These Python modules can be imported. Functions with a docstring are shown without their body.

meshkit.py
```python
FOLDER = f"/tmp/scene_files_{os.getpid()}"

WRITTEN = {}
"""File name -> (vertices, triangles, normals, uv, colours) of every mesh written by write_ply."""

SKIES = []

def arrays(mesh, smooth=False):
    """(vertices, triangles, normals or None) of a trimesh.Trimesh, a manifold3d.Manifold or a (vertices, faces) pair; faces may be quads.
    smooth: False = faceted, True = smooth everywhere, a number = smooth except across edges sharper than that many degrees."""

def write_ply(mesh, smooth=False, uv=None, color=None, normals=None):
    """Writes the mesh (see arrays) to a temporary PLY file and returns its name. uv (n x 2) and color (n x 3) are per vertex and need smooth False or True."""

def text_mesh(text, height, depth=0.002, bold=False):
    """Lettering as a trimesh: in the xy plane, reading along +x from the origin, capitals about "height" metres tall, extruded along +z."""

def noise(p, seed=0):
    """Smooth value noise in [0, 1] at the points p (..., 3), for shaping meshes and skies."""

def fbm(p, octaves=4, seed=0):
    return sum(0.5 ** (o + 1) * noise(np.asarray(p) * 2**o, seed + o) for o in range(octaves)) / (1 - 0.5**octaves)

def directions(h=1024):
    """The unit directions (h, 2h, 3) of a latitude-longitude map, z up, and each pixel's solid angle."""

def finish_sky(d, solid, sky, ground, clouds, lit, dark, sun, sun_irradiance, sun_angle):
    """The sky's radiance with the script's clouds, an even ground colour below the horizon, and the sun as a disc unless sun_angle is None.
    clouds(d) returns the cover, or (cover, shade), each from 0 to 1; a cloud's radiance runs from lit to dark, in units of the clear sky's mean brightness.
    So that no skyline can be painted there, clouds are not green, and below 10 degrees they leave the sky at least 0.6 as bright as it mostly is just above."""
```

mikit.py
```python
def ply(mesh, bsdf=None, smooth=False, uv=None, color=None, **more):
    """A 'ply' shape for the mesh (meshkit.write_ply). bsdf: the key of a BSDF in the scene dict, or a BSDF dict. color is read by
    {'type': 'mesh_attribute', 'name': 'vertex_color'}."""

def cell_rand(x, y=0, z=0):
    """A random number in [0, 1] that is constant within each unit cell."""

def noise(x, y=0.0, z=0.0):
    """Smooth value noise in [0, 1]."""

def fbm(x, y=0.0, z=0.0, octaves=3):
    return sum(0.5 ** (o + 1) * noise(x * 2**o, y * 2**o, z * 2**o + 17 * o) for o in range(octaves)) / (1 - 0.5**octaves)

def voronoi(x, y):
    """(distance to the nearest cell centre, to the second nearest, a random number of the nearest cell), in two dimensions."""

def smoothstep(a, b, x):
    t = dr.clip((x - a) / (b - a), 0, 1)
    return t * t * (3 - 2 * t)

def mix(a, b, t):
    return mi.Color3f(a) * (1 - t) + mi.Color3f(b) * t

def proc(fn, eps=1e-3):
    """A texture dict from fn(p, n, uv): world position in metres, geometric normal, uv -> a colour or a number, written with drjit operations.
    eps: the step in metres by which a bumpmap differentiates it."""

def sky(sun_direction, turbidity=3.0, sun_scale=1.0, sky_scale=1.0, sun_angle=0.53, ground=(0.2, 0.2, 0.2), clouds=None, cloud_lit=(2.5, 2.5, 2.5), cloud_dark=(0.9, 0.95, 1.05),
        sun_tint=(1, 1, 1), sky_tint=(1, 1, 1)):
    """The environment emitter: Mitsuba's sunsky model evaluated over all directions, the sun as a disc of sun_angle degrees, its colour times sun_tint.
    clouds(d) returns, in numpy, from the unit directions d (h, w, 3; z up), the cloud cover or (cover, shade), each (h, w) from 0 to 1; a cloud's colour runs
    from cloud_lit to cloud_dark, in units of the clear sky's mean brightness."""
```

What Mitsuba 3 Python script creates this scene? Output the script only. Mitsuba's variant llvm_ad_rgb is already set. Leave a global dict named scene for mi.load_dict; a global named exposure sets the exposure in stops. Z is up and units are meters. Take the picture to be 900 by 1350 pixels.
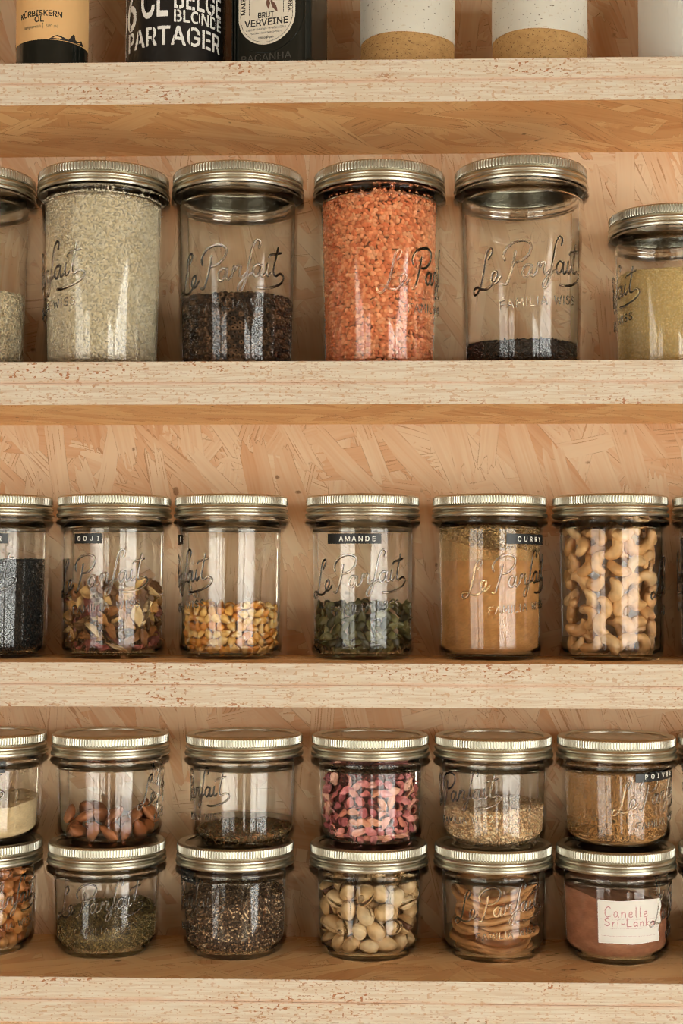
import math
import numpy as np
import trimesh
import drjit as dr
import mitsuba as mi
import mikit
import meshkit
from mikit import noise, fbm, cell_rand, smoothstep, mix
from scipy.spatial import cKDTree
from shapely.geometry import LineString, Polygon
from shapely.ops import unary_union

T = mi.ScalarTransform4f
scene, labels = {}, {}

# ------------------------------------------------------------------ camera, light, exposure
exposure = -1.42
FOCAL, YAW, PITCH, ROLL = 1933.35, 0.0349, 0.0529, 0.0019
CAM = np.array([0.0, -1.2, 1.35])
fwd = np.array([-math.sin(YAW) * math.cos(PITCH), math.cos(YAW) * math.cos(PITCH), math.sin(PITCH)])
r0 = np.array([math.cos(YAW), math.sin(YAW), 0.0])
u0 = np.cross(r0, fwd)
up = -r0 * math.sin(ROLL) + u0 * math.cos(ROLL)
scene['camera'] = {'type': 'perspective', 'fov': math.degrees(2 * math.atan(450 / FOCAL)), 'fov_axis': 'x', 'near_clip': 0.02, 'far_clip': 50.0,
                   'to_world': T().look_at(origin=CAM.tolist(), target=(CAM + fwd).tolist(), up=up.tolist())}
DAY = (0.975, 1.0, 0.955)            # colour of the daylight in the window panes
WINDOW_1, WINDOW_2, WINDOW_3 = 11.5, 6.0, 10.0

# ------------------------------------------------------------------ helpers


def srgb(r, g, b):
    return [float(((c / 255 + 0.055) / 1.055) ** 2.4 if c > 10 else c / 255 / 12.92) for c in (r, g, b)]


def bsdf(name, col, rough=0.5, **kw):
    scene[name] = {'type': 'principled', 'base_color': {'type': 'rgb', 'value': col} if isinstance(col, (list, tuple)) else col, 'roughness': rough, **kw}
    return name


counters = {}


def key_for(name):
    n = counters.get(name, 0)
    counters[name] = n + 1
    return name if n == 0 else f'{name}_{n:03d}'


def put(name, shape, parent=None, label=None, category=None, group=None, kind=None, at=None):
    key = key_for((parent + '__' if parent else '') + name)
    shape = dict(shape)
    if at is not None:
        shape['to_world'] = at
    scene[key] = shape
    if label or kind or category:
        labels[key] = {k: v for k, v in dict(label=label, category=category, group=group, kind=kind).items() if v}
    return key


def thing(name, label, category, group=None, kind=None):
    key = key_for(name)
    labels[key] = {k: v for k, v in dict(label=label, category=category, group=group, kind=kind).items() if v}
    return key


def lathe(prof, angs=96, disp=None, rowmask=None):
    """Closed surface of revolution from (r, z) points; r = 0 only at the ends."""
    prof = np.asarray(prof, float)
    a = np.linspace(0, 2 * math.pi, angs, endpoint=False) if np.isscalar(angs) else np.asarray(angs, float)
    n = len(a)
    v, f, prev = [], [], None
    rings = []
    count = 0
    for i, (r, z) in enumerate(prof):
        if r < 1e-9:
            v.append(np.array([[0, 0, z]]))
            rings.append((count, 1))
            count += 1
        else:
            rr = np.full(n, r) + (disp[i] if disp is not None else 0)
            v.append(np.stack([rr * np.sin(a), -rr * np.cos(a), np.full(n, z)], 1))
            rings.append((count, n))
            count += n
    j = np.arange(n)
    k = (j + 1) % n
    for (s0, n0), (s1, n1) in zip(rings[:-1], rings[1:]):
        if n0 == 1 and n1 == 1:
            continue
        if n0 == 1:
            f.append(np.stack([np.full(n, s0), s1 + k, s1 + j], 1))
        elif n1 == 1:
            f.append(np.stack([s0 + j, s0 + k, np.full(n, s1)], 1))
        else:
            f.append(np.stack([s0 + j, s0 + k, s1 + k], 1))
            f.append(np.stack([s0 + j, s1 + k, s1 + j], 1))
    return np.vstack(v), np.vstack(f)


def loop_lathe(prof, n=96, radial=None):
    """Lathe of a closed (r, z) loop: a ring. radial(angles, i) adds to the radius of profile point i."""
    prof = np.asarray(prof, float)
    a = np.linspace(0, 2 * math.pi, n, endpoint=False)
    m = len(prof)
    v = []
    for i, (r, z) in enumerate(prof):
        rr = r + (radial(a, i) if radial else 0)
        v.append(np.stack([rr * np.sin(a), -rr * np.cos(a), np.full(n, z)], 1))
    j = np.arange(n)
    k = (j + 1) % n
    f = []
    for i in range(m):
        s0, s1 = i * n, ((i + 1) % m) * n
        f += [np.stack([s0 + j, s0 + k, s1 + k], 1), np.stack([s0 + j, s1 + k, s1 + j], 1)]
    return np.vstack(v), np.vstack(f)


def tm(vf):
    return trimesh.Trimesh(vf[0], vf[1], process=False)


def joined(parts):
    vs, fs, at = [], [], 0
    for v, f in parts:
        vs.append(v)
        fs.append(np.asarray(f) + at)
        at += len(v)
    return np.vstack(vs), np.vstack(fs)


def block(x0, x1, y0, y1, z0, z1, c=0.0):
    """A box with chamfered edges."""
    if c <= 0:
        return trimesh.creation.box(bounds=[[x0, y0, z0], [x1, y1, z1]])
    pts = []
    for x, sx in ((x0, 1), (x1, -1)):
        for y, sy in ((y0, 1), (y1, -1)):
            for z, sz in ((z0, 1), (z1, -1)):
                pts += [[x, y + sy * c, z + sz * c], [x + sx * c, y, z + sz * c], [x + sx * c, y + sy * c, z]]
    return trimesh.convex.convex_hull(np.array(pts))


def resample(prof, step, zone=None, fine=None):
    out = [prof[0]]
    for (r0_, z0_), (r1_, z1_) in zip(prof[:-1], prof[1:]):
        L = math.hypot(r1_ - r0_, z1_ - z0_)
        s = step
        n = max(1, int(math.ceil(L / s)))
        for i in range(1, n + 1):
            t = i / n
            out.append((r0_ + (r1_ - r0_) * t, z0_ + (z1_ - z0_) * t))
    return out


# ------------------------------------------------------------------ stroke lettering (script logo, capitals, handwriting)
def spline(pts, n=14):
    p = np.asarray(pts, float)
    if len(p) < 3:
        return p
    q = np.vstack([2 * p[0] - p[1], p, 2 * p[-1] - p[-2]])
    out = []
    t = np.linspace(0, 1, n, endpoint=False)[:, None]
    for i in range(1, len(q) - 2):
        a, b, c, d = q[i - 1], q[i], q[i + 1], q[i + 2]
        out.append(0.5 * (2 * b + (c - a) * t + (2 * a - 5 * b + 4 * c - d) * t ** 2 + (3 * b - a - 3 * c + d) * t ** 3))
    return np.vstack(out + [p[-1:]])


A_ = [(6.5, 7.2), (4, 9), (1, 6.5), (0.5, 2.5), (2.5, 0), (5, 2.5), (7, 9), (6.2, 3), (7.2, 0), (10, 2)]
LOGO = [
    [(13.5, 19), (16.5, 24), (15, 26.5), (12, 23), (9.5, 12), (7, 3), (3.5, -2.5), (0, -3), (-0.5, 0.5), (3, 1.5), (8, -1.5), (13, -2), (17, 1), (20, 5.5), (19.5, 8.5), (17, 8), (15.6, 4), (17, 0.6), (20, 0.8), (23, 4)],
    [(33.5, 20), (32, 12), (29.5, 3), (27, -2.5), (24.5, -2)],
    [(26, 15), (25.5, 20), (30, 25.5), (38, 27), (44, 23.5), (43, 17), (38, 12.6), (33, 12)],
    [(x + 38, y) for x, y in A_],
    [(48, 2), (50, 9.5), (50.6, 6), (52, 9), (54.5, 8.5), (53.8, 3), (55, 0.2), (58, 3)],
    [(67.5, 21), (68.6, 25), (66, 27), (63, 22), (60.5, 10), (58.2, -1), (55.5, -8.5), (53, -9), (53.4, -5), (58, 0), (63, 3)],
    [(x + 63, y) for x, y in A_],
    [(74.5, 9), (73.6, 3), (75, 0), (77.5, 2.6)],
    [(75.6, 13.8), (75.9, 14.6)],
    [(83.4, 21), (80.6, 9), (79.6, 3), (81.4, 0), (86, 1.5), (89.5, -1.5), (86, -6), (78, -8.6), (70, -9), (66, -8)],
    [(76.5, 15.5), (86.5, 17)],
]
GLYPH = {  # plain print letters, cap height 1, each: (advance, strokes)
    'F': (0.62, [[(0, 0), (0, 1), (0.55, 1)], [(0, 0.52), (0.45, 0.52)]]),
    'A': (0.8, [[(0, 0), (0.36, 1), (0.72, 0)], [(0.14, 0.36), (0.58, 0.36)]]),
    'M': (0.92, [[(0, 0), (0.06, 1), (0.4, 0.3), (0.74, 1), (0.8, 0)]]),
    'I': (0.24, [[(0.04, 0), (0.04, 1)]]),
    'L': (0.6, [[(0, 1), (0, 0), (0.5, 0)]]),
    'W': (1.05, [[(0, 1), (0.22, 0), (0.46, 0.8), (0.7, 0), (0.92, 1)]]),
    'S': (0.66, ['s', (0.52, 0.82), (0.3, 1), (0.06, 0.8), (0.12, 0.58), (0.42, 0.46), (0.54, 0.22), (0.28, 0), (0, 0.16)]),
    ' ': (0.45, []),
    'C': (0.75, ['s', (0.6, 0.86), (0.38, 1), (0.08, 0.7), (0.06, 0.25), (0.3, 0), (0.64, 0.14)]),
    'a': (0.6, ['s', (0.42, 0.44), (0.2, 0.54), (0.02, 0.28), (0.16, 0), (0.38, 0.2), (0.42, 0.5), (0.4, 0.14), (0.52, 0)]),
    'n': (0.58, ['s', (0.04, 0.52), (0.05, 0), (0.1, 0.36), (0.3, 0.54), (0.42, 0.3), (0.44, 0)]),
    'e': (0.54, ['s', (0.04, 0.26), (0.36, 0.34), (0.3, 0.54), (0.06, 0.42), (0.06, 0.1), (0.24, 0), (0.44, 0.12)]),
    'l': (0.3, [[(0.08, 1), (0.06, 0.1), (0.16, 0)]]),
    'r': (0.44, ['s', (0.04, 0.52), (0.05, 0), (0.12, 0.4), (0.34, 0.52)]),
    'i': (0.26, [[(0.06, 0.5), (0.06, 0)], [(0.06, 0.72), (0.08, 0.78)]]),
    '-': (0.5, [[(0.04, 0.3), (0.38, 0.32)]]),
    'k': (0.55, [[(0.04, 1), (0.04, 0)], [(0.4, 0.5), (0.06, 0.26), (0.44, 0)]]),
}


def strokes_of(text, cap, track=0.12):
    out, x = [], 0.0
    for ch in text:
        adv, st = GLYPH[ch]
        if st and st[0] == 's':
            st = [spline(st[1:], 6)]
        out += [np.asarray(s, float) * cap + [x, 0] for s in st]
        x += (adv + track) * cap
    return out, x


def dense(lines, step):
    pts = []
    for s in lines:
        s = np.asarray(s, float)
        if len(s) < 2:
            continue
        for a, b in zip(s[:-1], s[1:]):
            n = max(1, int(np.linalg.norm(b - a) / step))
            pts.append(a + (b - a) * np.linspace(0, 1, n, endpoint=False)[:, None])
        pts.append(s[-1:])
    return np.vstack(pts)


def ribbon_mesh(lines, width, depth):
    shape = unary_union([LineString(s).buffer(width / 2, 3) for s in lines]).simplify(width / 12)
    return trimesh.util.concatenate([trimesh.creation.extrude_polygon(g, depth, engine='earcut') for g in getattr(shape, 'geoms', [shape])])


def bend(mesh, R, ang, z, center=(0, 0), edge=0.0025, scale_x=1.0):
    """Lettering in the xy plane wrapped round the vertical axis: x runs along the arc, y up. R may be a function of height."""
    v, f = trimesh.remesh.subdivide_to_size(mesh.vertices, mesh.faces, edge, max_iter=12)
    zz = v[:, 1] + z
    rr = (R(zz) if callable(R) else R)
    a = ang + v[:, 0] * scale_x / (rr if np.isscalar(rr) else rr.mean())
    rr = rr + v[:, 2]
    return np.stack([center[0] + rr * np.sin(a), center[1] - rr * np.cos(a), zz], 1), f


def patch(R, a0, a1, z0, z1, thick, n=24, m=4, slope=0.0, lift=0.0002, edge=None):
    """A curved label: a thin closed sheet on a cylinder. edge(u, v) moves points (angle, height)."""
    def sheet(off):
        u, w = np.meshgrid(np.linspace(0, 1, n), np.linspace(0, 1, m))
        a, z = a0 + (a1 - a0) * u, z0 + (z1 - z0) * w + slope * (u - 0.5)
        if edge is not None:
            da, dz = edge(u, w)
            a, z = a + da, z + dz
        rr = (R(z) if callable(R) else R) + lift + off
        return np.stack([rr * np.sin(a), -rr * np.cos(a), z], -1).reshape(-1, 3)
    g = np.arange(n * m).reshape(m, n)
    q = np.stack([g[:-1, :-1], g[:-1, 1:], g[1:, 1:], g[1:, :-1]], -1).reshape(-1, 4)
    front = np.vstack([q[:, [0, 1, 2]], q[:, [0, 2, 3]]])
    ring = np.concatenate([g[0, :-1], g[:-1, -1], g[-1, :0:-1], g[:0:-1, 0]])
    nxt = np.roll(ring, -1)
    N = n * m
    side = np.vstack([np.stack([ring, ring + N, nxt + N], 1), np.stack([ring, nxt + N, nxt], 1)])
    return np.vstack([sheet(thick), sheet(0)]), np.vstack([front, front[:, ::-1] + N, side])


# ------------------------------------------------------------------ materials
def strands(u, v, seed, layers, length, width, light, dark):
    """Oriented strand board: overlapping long flakes laid in many directions, grain along each flake."""
    col = mix(light, dark, 0.3 + 0.25 * fbm(u * 40, v * 300, seed, octaves=2))
    crack = mi.Float(1)
    for k in range(layers):
        ang = 2.399 * k + seed + 0.4 * math.sin(5.0 * k)
        c, s = math.cos(ang), math.sin(ang)
        W, L = width * (1.5 + 0.7 * ((k * 0.37) % 1)), length * (0.8 + 0.5 * ((k * 0.61) % 1))
        p0, q0 = u * c + v * s + 0.0137 * k, v * c - u * s + 0.0071 * k
        row = dr.floor(q0 / W)
        p1 = p0 + cell_rand(row, k, seed * 10) * L
        cid = dr.floor(p1 / L)
        rnd = cell_rand(row + 50 * k, cid, seed * 10 + 3)
        rnd2 = cell_rand(row + 50 * k, cid, seed * 10 + 7)
        rnd3 = cell_rand(row + 50 * k, cid, seed * 10 + 11)
        # the flake inside its cell: turned a little, its own length and width, ragged ends
        x, y = p1 - (cid + 0.5) * L, q0 - (row + 0.5) * W
        t = (rnd3 - 0.5) * 0.5
        x, y = x + y * t, y - x * t + (noise(p0 * 30, row, k + seed) - 0.5) * 0.0018
        hw, hl = W * (0.22 + 0.22 * rnd2), L * (0.30 + 0.18 * rnd3)
        e = dr.minimum(hw - dr.abs(y), (hl - dr.abs(x) + (noise(y * 420, cid, k) - 0.5) * 0.02) * 0.5)
        here = (rnd < 0.62) & (e > 0)
        grain = fbm(x * 30, (y + rnd * 3) * 620, seed + k, octaves=2)
        broad = noise(x * 14, (y + rnd2) * 160, seed + k)
        tone = dr.clip(rnd2 * rnd2 * 0.6 + (grain - 0.5) * 0.45 + (broad - 0.5) * 0.35, 0, 1)
        flake = mix(light, dark, tone)
        flake = mix(flake, [q * 0.72 for q in dark], smoothstep(0.80, 0.88, noise(x * 26 + rnd * 9, (y + rnd2) * 1000, k)) * smoothstep(0.45, 0.7, noise(p0 * 20, q0 * 20, k + 3)) * 0.6)
        line = 0.6 * (1 - smoothstep(0.0, 0.0010, e)) * smoothstep(0.35, 0.75, noise(p0 * 70, q0 * 70, k + seed))
        col = dr.select(here, mix(flake, [q * 0.55 for q in dark], line), col)
    # dark resinous knots and bark flecks
    fl = smoothstep(0.765, 0.83, fbm(u * 75, v * 75, seed + 40, octaves=3))
    return mix(col, [c * 0.38 for c in dark], fl * 0.75)


LIGHT, DARK = srgb(231, 203, 169), srgb(204, 144, 92)
EDGE_L, EDGE_D = srgb(219, 208, 189), srgb(204, 183, 158)


def wall_osb(p, n, uv):
    return strands(p.x, p.z, 1.3, 13, 0.11, 0.017, LIGHT, DARK)


def board_osb(p, n, uv):
    flat = strands(p.x * 0.8, p.y + dr.floor(p.z * 4) * 0.37, 2.7, 8, 0.13, 0.017, srgb(236, 198, 146), srgb(204, 140, 82))
    u, v = p.x, p.z
    w = v + (noise(u * 18, v * 40) - 0.5) * 0.003
    streak = fbm(u * 45, w * 900, octaves=3)
    col = mix(EDGE_L, EDGE_D, smoothstep(0.35, 0.75, streak) * 0.85)
    col = mix(col, srgb(212, 196, 172), smoothstep(0.5, 0.7, fbm(u * 30, w * 260, 9.0, octaves=2)) * 0.6)
    dens = smoothstep(0.4, 0.72, fbm(u * 16, v * 60, 5.0, octaves=2))
    fleck = smoothstep(0.70, 0.76, noise(u * 360, w * 720, 3.0) * 0.7 + 0.3 * noise(u * 800, w * 1500, 8.0)) * dens
    fleck2 = smoothstep(0.76, 0.8, noise(u * 420, w * 1000, 6.0)) * 0.55
    col = mix(col, srgb(164, 104, 60), fleck * 0.9)
    col = mix(col, srgb(190, 148, 108), fleck2)
    seam = dr.minimum(dr.minimum(dr.abs(v - 1.7730), dr.abs(v - 1.5204)), dr.minimum(dr.abs(v - 1.2720), dr.abs(v - 1.0176)))
    col = mix(col, srgb(212, 172, 144), (1 - smoothstep(0.0004, 0.0026, seam + (noise(u * 30, v * 300) - 0.5) * 0.002)) * 0.55)
    return dr.select(dr.abs(n.y) > 0.6, col, flat)


scene['osb_wall'] = {'type': 'principled', 'base_color': mikit.proc(wall_osb), 'roughness': 0.6, 'specular': 0.2}
scene['osb_board'] = {'type': 'principled', 'base_color': mikit.proc(board_osb), 'roughness': 0.55, 'specular': 0.35}
scene['glass'] = {'type': 'dielectric', 'int_ior': 1.48, 'ext_ior': 1.0, 'specular_transmittance': {'type': 'rgb', 'value': [0.985, 0.982, 0.965]}}
scene['sheet_glass'] = {'type': 'thindielectric', 'int_ior': 1.48, 'ext_ior': 1.0}
scene['letter_glass'] = {'type': 'roughdielectric', 'distribution': 'ggx', 'alpha': 0.02, 'int_ior': 1.5, 'ext_ior': 1.0}
bsdf('lid_metal', srgb(208, 206, 192), 0.3, metallic=1.0)
bsdf('disc_metal', srgb(182, 176, 160), 0.22, metallic=1.0)
bsdf('tape_black', srgb(26, 27, 26), 0.35)
bsdf('white_print', srgb(232, 232, 226), 0.5)
bsdf('plaster', srgb(134, 114, 90), 0.9)
bsdf('floor_wood', srgb(216, 194, 164), 0.5)
bsdf('frame_paint', srgb(225, 222, 214), 0.4)
VC = {'type': 'mesh_attribute', 'name': 'vertex_color'}
for name_, rough_, spec_ in (('grain_matte', 0.6, 0.35), ('grain_satin', 0.38, 0.5), ('powder', 0.95, 0.1)):
    scene[name_] = {'type': 'twosided', 'bsdf': {'type': 'principled', 'base_color': VC, 'roughness': rough_, 'specular': spec_}}
bsdf('paper', srgb(236, 234, 226), 0.8)
bsdf('ink_red', srgb(196, 138, 142), 0.8)
bsdf('ink_black', srgb(38, 32, 26), 0.6)

# ------------------------------------------------------------------ the room
XL, XR, YF, YB, ZT = -1.9, 2.2, -3.4, 0.1470, 2.6
put('wall_back', mikit.ply(block(XL, XR, YB, YB + 0.018, 0, ZT), 'osb_wall'), kind='structure', label='wall of pale oriented strand board behind the shelves')
put('wall_left', mikit.ply(block(XL - 0.1, XL, YF, YB, 0, ZT), 'plaster'), kind='structure', label='plain plastered wall on the left of the room')
put('wall_right', mikit.ply(block(XR, XR + 0.1, YF, YB, 0, ZT), 'plaster'), kind='structure', label='plain plastered wall on the right of the room')
put('wall_front', mikit.ply(block(XL, XR, YF - 0.1, YF, 0, ZT), 'plaster'), kind='structure', label='plain plastered wall facing the shelves')
put('floor', mikit.ply(block(XL, XR, YF, YB, -0.1, 0), 'floor_wood'), kind='structure', label='pale wooden floor of the room')
put('ceiling', mikit.ply(block(XL, XR, YF, YB, ZT, ZT + 0.1), 'plaster'), kind='structure', label='white plastered ceiling of the room')


def window(n, axis, pos, a0, a1, z0, z1, cols, rows, radiance, label):
    """A window in a side wall (axis x) or in the wall facing the shelves (axis y): frame, glazing bars and bright panes."""
    key = thing(f'window_{n}', label, None, kind='structure')
    w, inward = 0.05, (-1 if pos > 0 else 1)

    def box(p0, p1, b0, b1, c0, c1):
        lo, hi = sorted((p0, p1))
        return block(lo, hi, b0, b1, c0, c1) if axis == 'x' else block(b0, b1, lo, hi, c0, c1)
    fr = [box(pos, pos + inward * 0.04, a0 - w, a1 + w, z0 - w, z0), box(pos, pos + inward * 0.04, a0 - w, a1 + w, z1, z1 + w),
          box(pos, pos + inward * 0.04, a0 - w, a0, z0, z1), box(pos, pos + inward * 0.04, a1, a1 + w, z0, z1)]
    put('window_frame', mikit.ply(trimesh.util.concatenate(fr), 'frame_paint'), key)
    ca, cz = np.linspace(a0, a1, cols + 1), np.linspace(z0, z1, rows + 1)
    for a in ca[1:-1]:
        put('glazing_bar', mikit.ply(box(pos + inward * 0.012, pos + inward * 0.035, a - 0.022, a + 0.022, z0, z1), 'frame_paint'), key)
    for z in cz[1:-1]:
        put('glazing_bar', mikit.ply(box(pos + inward * 0.013, pos + inward * 0.03, a0, a1, z - 0.015, z + 0.015), 'frame_paint'), key)
    for i in range(cols):
        for j in range(rows):
            p = box(pos + inward * 0.004, pos + inward * 0.010, ca[i], ca[i + 1], cz[j], cz[j + 1])
            sh = mikit.ply(p, 'frame_paint')
            sh['emitter'] = {'type': 'area', 'radiance': {'type': 'rgb', 'value': [radiance * c for c in DAY]}}
            put('pane', sh, key)


window(1, 'x', XR, -3.2, -1.35, 0.12, 2.12, 3, 1, WINDOW_1, 'tall window with three bright panes in the right wall')
window(2, 'x', XL, -3.2, -1.7, 0.12, 2.12, 2, 1, WINDOW_2, 'bright window with two panes in the left wall')
window(3, 'y', YF, 0.16, 0.42, 0.25, 0.85, 2, 1, WINDOW_3, 'low narrow window in the wall facing the shelves')
window(4, 'y', YF, 1.20, 2.08, 0.12, 2.12, 2, 1, WINDOW_1, 'bright window with two panes at the right end of the wall facing the shelves')
window(5, 'y', YF, -1.78, -1.05, 0.12, 2.12, 2, 1, WINDOW_2, 'bright window with two panes at the left end of the wall facing the shelves')

# ------------------------------------------------------------------ shelves
SHELF = [1.7910, 1.5384, 1.2900, 1.0356]
NAMES = ['topmost shelf of pale strand board, under the dark bottles and ceramic cups', 'thick strand board shelf under the row of large jars of rice and red lentils',
         'thick strand board shelf under the middle row of jars with the cashews', 'lowest strand board shelf under the stacked small jars']
for z, lab in zip(SHELF, NAMES):
    k = thing('shelf', lab, 'shelf', 'strand board shelves')
    put('board', mikit.ply(block(-0.95, 0.85, 0.0, YB, z - 0.018, z, 0.0004), 'osb_board'), k)
    put('board', mikit.ply(block(-0.95, 0.85, 0.0, YB, z - 0.036, z - 0.018, 0.00015), 'osb_board'), k)

# ------------------------------------------------------------------ jars
JAR = {
    'big': dict(H=0.1785, Rl=0.0575, Rb=0.0592, Rt=0.0538, R0=0.0506, rb=0.010, t=0.0030, bt=0.0048, lz=0.081, ls=1.17),
    'mid': dict(H=0.1420, Rl=0.0495, Rb=0.0511, Rt=0.0463, R0=0.0450, rb=0.010, t=0.0027, bt=0.0042, lz=0.068, ls=1.03),
    'small': dict(H=0.0955, Rl=0.0507, Rb=0.0524, Rt=0.0468, R0=0.0450, rb=0.014, t=0.0027, bt=0.0042, lz=0.046, ls=0.90),
}


def quarter(c, z, a, b, n=8, inner=False):
    """Quarter ellipse from the floor (c, z) out and up to (c + a, z + b)."""
    t = np.linspace(0, math.pi / 2, n)
    return [(c + a * math.sin(x), z + b * (1 - math.cos(x))) for x in t]


def inner_radius(kind):
    J = JAR[kind]
    ri0, rit, b = J['R0'] - J['t'], J['Rt'] - J['t'], J['rb'] * 0.85

    def R(z):
        z = np.asarray(z, float)
        body = ri0 + (rit - ri0) * np.clip((z - J['bt'] - b) / (J['H'] - 0.030 - J['bt'] - b), 0, 1)
        x = np.clip((J['bt'] + b - z) / b, 0, 1)
        return np.where(z < J['bt'] + b, ri0 - b + b * np.sqrt(np.maximum(1 - x * x, 0)), body)
    return R


def outer_radius(kind):
    J = JAR[kind]
    return lambda z: J['R0'] + (J['Rt'] - J['R0']) * np.clip((np.asarray(z, float) - J['rb']) / (J['H'] - 0.030 - J['rb']), 0, 1)


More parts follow.
